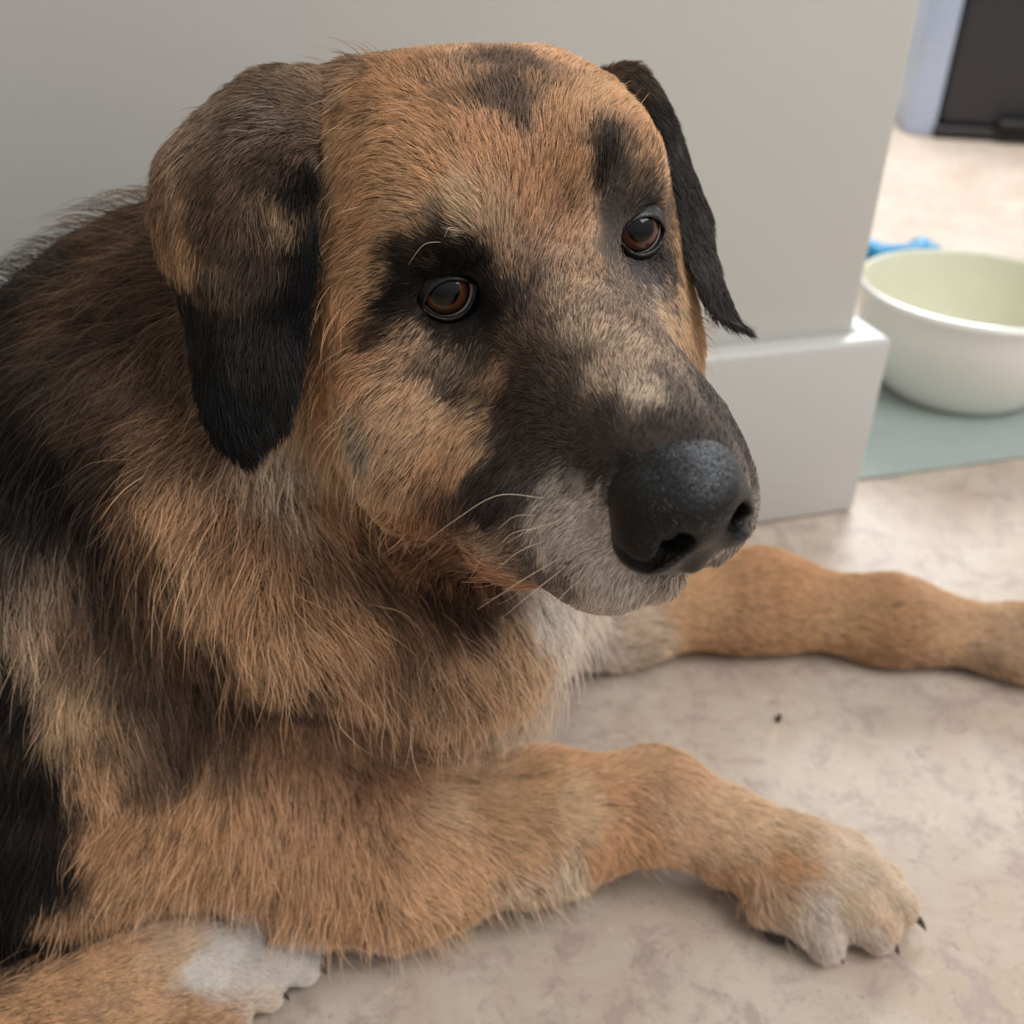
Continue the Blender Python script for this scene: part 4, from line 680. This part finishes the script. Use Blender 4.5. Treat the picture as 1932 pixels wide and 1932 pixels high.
def coat_eval(CP, P, p=2.2, eps=.003):
    """inverse-distance blend of the coat map at points P -> colour (linear), direction, length"""
    C3 = CP[:, :3].astype(np.float32); col = lin(CP[:, 3:6]).astype(np.float32); D = CP[:, 6:9].astype(np.float32); L = CP[:, 9].astype(np.float32)
    VAL = np.concatenate([col, D, L[:, None]], 1); out = np.zeros((len(P), 7), np.float32); P = P.astype(np.float32)
    for a in range(0, len(P), 40000):
        q = P[a:a+40000]; d2 = (q*q).sum(1)[:, None] + (C3*C3).sum(1)[None] - 2 * q @ C3.T
        w = 1.0 / np.maximum(d2 + eps*eps, 1e-7) ** p
        out[a:a+40000] = (w @ VAL) / w.sum(1)[:, None]
    return out[:, :3], out[:, 3:6], out[:, 6]
def hash3(I):
    I = I.astype(np.int64); h = (I[:, 0]*73856093) ^ (I[:, 1]*19349663) ^ (I[:, 2]*83492791)
    h = (h ^ (h >> 13)) * 1274126177; h = h ^ (h >> 16); return (h & 0xffffff) / float(0xffffff)
def vnoise(P, scale, seed):
    """smooth value noise in 0..1"""
    q = P / scale + seed * 17.31; i = np.floor(q).astype(np.int64); f = q - i; f = f*f*(3-2*f); r = 0
    for a in (0, 1):
        for b in (0, 1):
            for c in (0, 1):
                w = (f[:, 0] if a else 1-f[:, 0]) * (f[:, 1] if b else 1-f[:, 1]) * (f[:, 2] if c else 1-f[:, 2])
                r = r + w * hash3(i + np.array([a, b, c]) + seed*101)
    return r
def scatter(V, Q, dens, rng):
    """random roots on a quad mesh, dens = per-vertex hairs per m2"""
    T = np.concatenate([Q[:, [0, 1, 2]], Q[:, [0, 2, 3]]]) if Q.shape[1] == 4 else Q
    a, b, c = V[T[:, 0]], V[T[:, 1]], V[T[:, 2]]; ar = np.linalg.norm(np.cross(b-a, c-a), axis=1) / 2
    w = ar * dens[T].mean(1); n = int(w.sum()); cs = np.cumsum(w); t = np.searchsorted(cs, rng.random(n) * cs[-1])
    u, v = rng.random(n), rng.random(n); fl = u+v > 1; u[fl] = 1-u[fl]; v[fl] = 1-v[fl]
    bc = np.stack([1-u-v, u, v], 1)
    return (V[T[t]] * bc[..., None]).sum(1), T[t], bc
def coat_albedo(c):
    """photo-like coat colour -> hair albedo (single hairs are paler and less saturated than the coat they make up)"""
    L = np.maximum(c @ np.array([.3, .55, .15]), 1e-4)[:, None]; g = np.interp(np.log(L), np.log([.008, .015, .035, .08, .2, .5]), [1.0, 1.3, 1.85, 2.1, 2.5, 2.6])
    return L * (c / L) ** .66 * g * GAIN
NPT = 5
def grow(name, V, Q, CP, dens, parent, mat, seed=1, lift=.30, rad=.00012, clump=.0045, clumpamt=.55, lenmul=1.0, reject=None, label=None, messy=.16, flyp=.03):
    rng = np.random.default_rng(seed); N = vert_normals(V, Q)
    P, t, bc = scatter(V, Q, dens, rng); n = (N[t] * bc[..., None]).sum(1); n /= np.linalg.norm(n, axis=1, keepdims=True) + 1e-9
    if reject is not None:
        k = ~reject(P); P, n = P[k], n[k]
    m = len(P)
    _, D, L = coat_eval(CP, P)
    D = D - n * (D*n).sum(1)[:, None]; D /= np.linalg.norm(D, axis=1, keepdims=True) + 1e-6
    col, _, _ = coat_eval(CP, P + rng.normal(0, .0012, P.shape) + D * (rng.normal(0, .0022, m) + (vnoise(P, .004, seed+31) - .5) * .012)[:, None], p=2.6)
    S = np.cross(n, D)
    # wandering lie of the coat: two scales of swirl
    Lm = np.where(L > 14, 14 + (L-14)*.7, L) * .001 * lenmul
    sw = (vnoise(P, .009, seed) - .5) * 1.0 + (vnoise(P, .028, seed+3) - .5) * .9 + rng.normal(0, messy, m)
    D2 = D * np.cos(sw)[:, None] + S * np.sin(sw)[:, None]
    fly = rng.random(m) < flyp * np.clip((L-8)/10, 0, 1)          # loose guard hairs
    ln = Lm * (1 + .45*fly) * (.72 + .5 * rng.random(m)) * (.8 + .4 * vnoise(P, .006, seed+7))
    lf = np.clip(lift + (vnoise(P, .012, seed+5) - .5) * .35 + rng.normal(0, .07, m) + .55*fly, .10, 1.2)
    fz = np.clip((L-12)/14, 0, 1) * .5; fr = rng.normal(0, 1, (m, 2)) * fz[:, None]
    t_ = np.linspace(0, 1, NPT)
    # leaves the skin at the lift angle and lies down towards the tip, sagging a little on long hair
    ang = lf[:, None] * (1.35 - .95 * t_[None, :])
    seg = (D2[:, None, :] * np.cos(ang)[..., None] + n[:, None, :] * np.sin(ang)[..., None])
    sag = np.clip((ln - .012) / .02, 0, 1) * .35
    wv = np.sin(t_[None, :] * (4 + 3*rng.random(m))[:, None] + 6.28*rng.random(m)[:, None])
    seg += (S * fr[:, :1])[:, None, :] * (wv*.6)[..., None] + (n * fr[:, 1:])[:, None, :] * (wv*.3)[..., None]
    seg[:, :, 2] -= sag[:, None] * t_[None, :]
    seg /= np.linalg.norm(seg, axis=2, keepdims=True)
    pts = np.zeros((m, NPT, 3)); pts[:, 0] = P - n * .0006
    for i in range(1, NPT): pts[:, i] = pts[:, i-1] + seg[:, i] * (ln / (NPT-1))[:, None]
    # clumps: hairs of one small cell draw together towards the tip
    lev = np.round(np.log2(np.clip(L/12, .4, 1.7)) * 2).astype(np.int64)
    for cs, ca in ((clump, clumpamt), (clump*2.6, clumpamt*.45)):
        sc = cs * 2.0 ** (lev/2)
        key = np.floor((P + (np.stack([vnoise(P, cs*2.2, seed+11+i) for i in range(3)], 1) - .5) * cs*2.0) / sc[:, None]).astype(np.int64)
        hk = (key[:, 0]*73856093) ^ (key[:, 1]*19349663) ^ (key[:, 2]*83492791) ^ (lev*2654435761)
        _, inv = np.unique(hk, return_inverse=True); cnt = np.bincount(inv)
        for i in range(1, NPT):
            mean = np.stack([np.bincount(inv, pts[:, i, j]) / cnt for j in range(3)], 1)[inv]
            wt = ca * t_[i] ** 1.3 * (.35 + .65 * rng.random(m)) * (~fly); dv = mean - pts[:, i]
            wt = wt * (np.linalg.norm(dv, axis=1) < 2.5 * sc)
            pts[:, i] += dv * wt[:, None]
        cb = rng.random(len(cnt))[inv]
        col = col * (1 + (cb - .5) * .26)[:, None]
    pts[:, :, 2] = np.maximum(pts[:, :, 2], .0008)
    # banded guard hairs: some darker, some pale
    r = rng.random(m); mul = np.where(r < np.where(L < 13, .25, .18), .32, np.where(r > .85, 1.55, .86 + .28 * rng.random(m)))
    mul = mul * (.84 + .32 * vnoise(P, .011, seed+21))
    col = coat_albedo(col) * mul[:, None]; col = col / np.maximum(col.max(1) / .92, 1)[:, None]
    cu = bpy.data.hair_curves.new(name); cu.add_curves([NPT] * m)
    cu.attributes['position'].data.foreach_set('vector', pts.astype(np.float32).ravel())
    ra = cu.attributes.get('radius') or cu.attributes.new('radius', 'FLOAT', 'POINT')
    rr = rad * (.75 + .5 * rng.random(m)) * np.clip(L/12, .75, 1.25)
    ra.data.foreach_set('value', (rr[:, None] * np.array([1.0, 1.0, .85, .6, .15])[None]).astype(np.float32).ravel())
    ca = cu.attributes.new('coat', 'FLOAT_COLOR', 'CURVE')
    ca.data.foreach_set('color', np.c_[col, np.ones(m)].astype(np.float32).ravel())
    cu.materials.append(mat)
    o = bpy.data.objects.new(name, cu); COL.objects.link(o); attach(o, parent); o['kind'] = 'stuff'
    if label: o['label'] = label
    return o

# ------------------------------------------------------------------ assemble the dog
GAIN = np.array([1.05, 1.0, .98])
CPB = np.array(parse(BODY_COAT_SHADE))
# parts of the coat the camera does not face: far side of head and neck, back, rump, belly, far legs (head frame first)
for F_h, S_h, U_h, c, d, L in (
    (-4, 9, -4, (175, 125, 80), (-8, 2, -5), 14), (-2, 8, 0, (178, 130, 86), (-8, 3, -2), 10), (-5, 6, -9, (165, 115, 74), (-5, 1, -8), 18), (4, 4.5, -5, (70, 58, 50), (-9, 2, -1), 6),
    (7, 4, -7, (110, 98, 88), (-6, 1, -6), 5), (2, 4.5, -8.5, (150, 120, 92), (-7, 1, -5), 8), (4, 0, -10.5, (200, 185, 165), (-8, 0, -4), 10), (-2, 0, -11, (205, 180, 150), (-6, 0, -6), 18),
    (-12, 0, 3, (120, 88, 60), (-8, 0, -4), 14), (-11, 4, 1, (110, 78, 54), (-8, 3, -5), 16), (-10, -6, 3, (110, 80, 56), (-8, -4, -4), 16), (-9, 7, -4, (95, 68, 48), (-7, 3, -6), 18), (-8, -8, -3, (70, 50, 36), (-6, -5, -7), 16)):
    CPB = np.vstack([CPB, np.r_[HT + HR @ np.array([F_h, S_h, U_h])/100, c, HR @ (np.array(d)/np.linalg.norm(d)), L]])
for p_, c, d, L in (((-.20, .50, .27), (60, 46, 36), (-9, 0, -1), 24), ((-.32, .42, .24), (32, 27, 25), (-9, 0, -2), 22), ((-.45, .38, .25), (30, 26, 24), (-9, -2, -2), 22), ((-.30, .30, .12), (28, 25, 24), (-3, 0, -9), 20),
    ((-.42, .26, .15), (30, 26, 25), (-4, 0, -8), 20), ((-.60, .32, .22), (36, 30, 27), (-9, -2, -3), 22), ((-.62, .18, .12), (120, 88, 60), (-3, 0, -9), 20), ((-.78, .30, .12), (110, 78, 52), (-5, 0, -8), 24),
    ((-.85, .20, .05), (90, 66, 46), (5, -5, 0), 26), ((-.35, .27, .05), (175, 128, 84), (9, 1, -1), 10), ((-.5, .28, .08), (165, 118, 78), (8, 0, -3), 14), ((-.45, .50, .1), (90, 70, 52), (-5, 0, -8), 20),
    ((-.10, .55, .15), (150, 110, 75), (0, 1, -9), 24), ((.02, .50, .12), (200, 170, 135), (2, 3, -9), 24), ((.0, .44, .06), (205, 180, 150), (3, 0, -9), 20), ((-.25, .33, .01), (150, 120, 92), (-9, 0, 0), 14),
    ((-.20, .55, .2), (70, 52, 38), (-7, 2, -6), 24), ((.30, .58, .03), (190, 145, 98), (9, 0, -2), 8)):
    CPB = np.vstack([CPB, np.r_[np.array(p_), c, np.array(d)/np.linalg.norm(d), L]])

DOG0 = (-.10, .42, 0)
dog = tag(empty('dog', DOG0), 'large tan and black long-coated dog lying on the floor, looking up', 'dog')
BN = vert_normals(BV, BQ)
bcol, _, BL = coat_eval(CPB, BV)
body = mesh_obj('body', BV, BQ, M_SKIN, dog, cols=np.clip(coat_albedo(bcol)*.5, 0, .9))
# hair density: dense where the camera (or one a step aside) looks, thinner on the wall side and beyond the frame
tc = CAM - BV; dist = np.linalg.norm(tc, axis=1); cosv = (BN * tc).sum(1) / dist
vx = 966 + 1980 * ((BV-CAM) @ rgt) / ((BV-CAM) @ fwd)
face = np.clip((cosv + .35) / .35, 0, 1); inframe = np.clip((vx + 150) / 120, 0, 1)
dn = (1.6e6 + 2.9e6 * np.clip((13 - BL) / 8, 0, 1)) * (.10 + .90 * face) * (.15 + .85 * inframe)
dn *= np.where(BV[:, 2] < .004, 0, 1)
dn *= np.where(((BV-CAM) @ fwd > .60), .6, 1)
nose_c = hp(11.2, -.15, -4.0)
eyec = [hp(*EYE[s]) for s in (-1, 1)]
def rej(P):
    r = np.zeros(len(P), bool)
    for s in (-1, 1):
        c, Rl, Rg = EYES[s]; q = (P - c) @ Rl; x = q[:, 0]*(-s); e = ((x-.0006)/.0112)**2 + ((q[:, 1])/.0078)**2
        r |= (e < 1) & (q[:, 2] > -.012)
    q = (P - HT) @ HR * 100; q[:, 1] += .062 * np.maximum(q[:, 0], 0)
    r |= (((q[:, 0]-11.2)/1.9)**2 + ((q[:, 1]+.15)/2.0)**2 + ((q[:, 2]+4.0)/1.95)**2) < 1.0
    return r
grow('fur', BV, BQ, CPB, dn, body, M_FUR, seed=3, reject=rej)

# ears
for s in (-1, 1):
    V_, F_ = EARM[s]
    bq = np.array([f if len(f) == 4 else (f[0], f[1], f[2], f[2]) for f in F_])
    CPE = np.array(parse(NEAR_EAR_COAT if s < 0 else FAR_EAR_COAT))
    q3 = np.array([f for f in F_ if len(f) == 4])
    # outwards orientation
    en = vert_normals(V_, q3)
    cen = V_.mean(0); 
    if ((V_ + en*.001 - cen)**2).sum() < ((V_ - cen)**2).sum(): q3 = q3[:, ::-1]; F_ = [tuple(f)[::-1] for f in F_]; en = -en
    ec, _, _ = coat_eval(CPE, V_)
    ear = mesh_obj('ear', V_, F_, M_SKIN, dog, cols=np.clip(coat_albedo(ec)*.5, 0, .9))
    if s < 0: ear['label'] = 'near ear, brown over black'
    else: ear['label'] = 'far ear, nearly black'
    tcv = CAM - V_; cv_ = (en*tcv).sum(1)/np.linalg.norm(tcv, axis=1)
    ed = 2.6e6 * (.25 + .75 * np.clip((cv_+.4)/.4, 0, 1))
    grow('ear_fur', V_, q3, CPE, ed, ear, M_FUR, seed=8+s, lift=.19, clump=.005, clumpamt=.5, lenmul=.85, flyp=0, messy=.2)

# eyes, lids
for s in (-1, 1):
    c, Rl, Rg = EYES[s]
    V_, F_ = uvcap(None, 1)
    V2 = V_.copy(); 
    rr = np.ones(len(V_)); th = np.arccos(np.clip(V_[:, 2], -1, 1)); rr += .055 * np.exp(-(th/.62)**4)       # corneal bulge
    eye = mesh_obj('eye', V2 * rr[:, None] * EYER, F_, M_EYE, None)
    eye.matrix_world = Matrix([[*Rg[0], c[0]-DOG0[0]], [*Rg[1], c[1]-DOG0[1]], [*Rg[2], c[2]-DOG0[2]], [0, 0, 0, 1]]); eye.parent = dog
    V_, Q_ = lid_mesh(s); mesh_obj('eyelid', V_, Q_, M_LID, dog)
# nose
V_, Q_ = nose_mesh(); q = (V_-HT) @ HR * 100
dry_sheen_v = np.clip((q[:, 2] + 2.95)/.85, 0, 1) * np.clip((q[:, 0]-9.6)/1.0, 0, 1) * np.clip((q[:, 1]+1.6)/1.2, 0.15, 1)  # mask for the dry nose top and its painted sky sheen
mesh_obj('nose', V_, Q_, M_NOSE, dog, cols=np.repeat(dry_sheen_v[:, None], 3, 1))
for cl in CLAWS: mesh_obj('claw', *claw_mesh(*cl), M_CLAW, dog)

# whiskers and brow hairs: fine tapered tubes
def whisker(pts, r=.00016, name='whisker', mat=None):
    P = catmull(pts, 24); V = []; F_ = []; m = 6
    for i, p in enumerate(P):
        d = P[min(i+1, 23)] - P[max(i-1, 0)]; d /= np.linalg.norm(d); a = np.cross(d, [0, 0, 1.0]); a /= np.linalg.norm(a); b = np.cross(d, a); rr = r*(1-.85*i/23)
        for j in range(m): t = 2*math.pi*j/m; V.append(p + a*rr*math.cos(t) + b*rr*math.sin(t))
    for i in range(23):
        for j in range(m): F_.append((i*m+j, i*m+(j+1) % m, (i+1)*m+(j+1) % m, (i+1)*m+j))
    return mesh_obj(name, V, F_, mat or M_WHISK, dog)
w = Mat('whisker', .35); M_WHISK = w.base(srgb(215, 195, 170))

WHISKERS = [[(0.0103, 0.2762, 0.2927), (-0.0043, 0.2717, 0.2960), (-0.0167, 0.2647, 0.2914), (-0.0270, 0.2577, 0.2859)],
            [(0.0076, 0.2757, 0.2868), (0.0010, 0.2723, 0.2883), (-0.0044, 0.2681, 0.2859)],
            [(0.0087, 0.2728, 0.2840), (0.0008, 0.2688, 0.2846), (-0.0039, 0.2646, 0.2824)],
            [(0.0158, 0.2626, 0.2805), (0.0035, 0.2526, 0.2784), (-0.0094, 0.2441, 0.2736)],
            [(0.0174, 0.2608, 0.2787), (0.0067, 0.2502, 0.2758), (-0.0024, 0.2423, 0.2718)],
            [(-0.0083, 0.2969, 0.2595), (-0.0113, 0.2907, 0.2565), (-0.0139, 0.2861, 0.2535)],
            [(0.0107, 0.2692, 0.2818), (0.0026, 0.2627, 0.2819), (-0.0044, 0.2568, 0.2790)],
            [(0.0136, 0.2685, 0.2891), (0.0055, 0.2630, 0.2895), (-0.0015, 0.2582, 0.2877)],
            [(0.0232, 0.2562, 0.2794), (0.0152, 0.2473, 0.2769), (0.0084, 0.2397, 0.2719)],
            [(-0.0251, 0.3445, 0.3503), (-0.0314, 0.3403, 0.3505), (-0.0363, 0.3344, 0.3455)],
            [(-0.0208, 0.3445, 0.3548), (-0.0231, 0.3422, 0.3558), (-0.0247, 0.3390, 0.3535)],
            [(0.0376, 0.2542, 0.2759), (0.0351, 0.2487, 0.2717), (0.0319, 0.2453, 0.2692)],
            [(0.1132, 0.5574, 0.0607), (0.1097, 0.5507, 0.0535), (0.1034, 0.5471, 0.0500)],
            [(0.1263, 0.5643, 0.0604), (0.1251, 0.5582, 0.0541), (0.1209, 0.5540, 0.0497)]]
for w_ in WHISKERS: whisker([np.array(p) for p in w_], r=.00013)
# dark toe pads showing under the near paw
for c_, r_ in (((.140, .336, .006), (.008, .006, .005)), ((-.120, .286, .005), (.007, .006, .004))):
    V_, F_ = uvcap(None, 1, 16, 24); mesh_obj('paw_pad', V_ * np.array(r_) + np.array(c_), F_, M_PAD, dog)
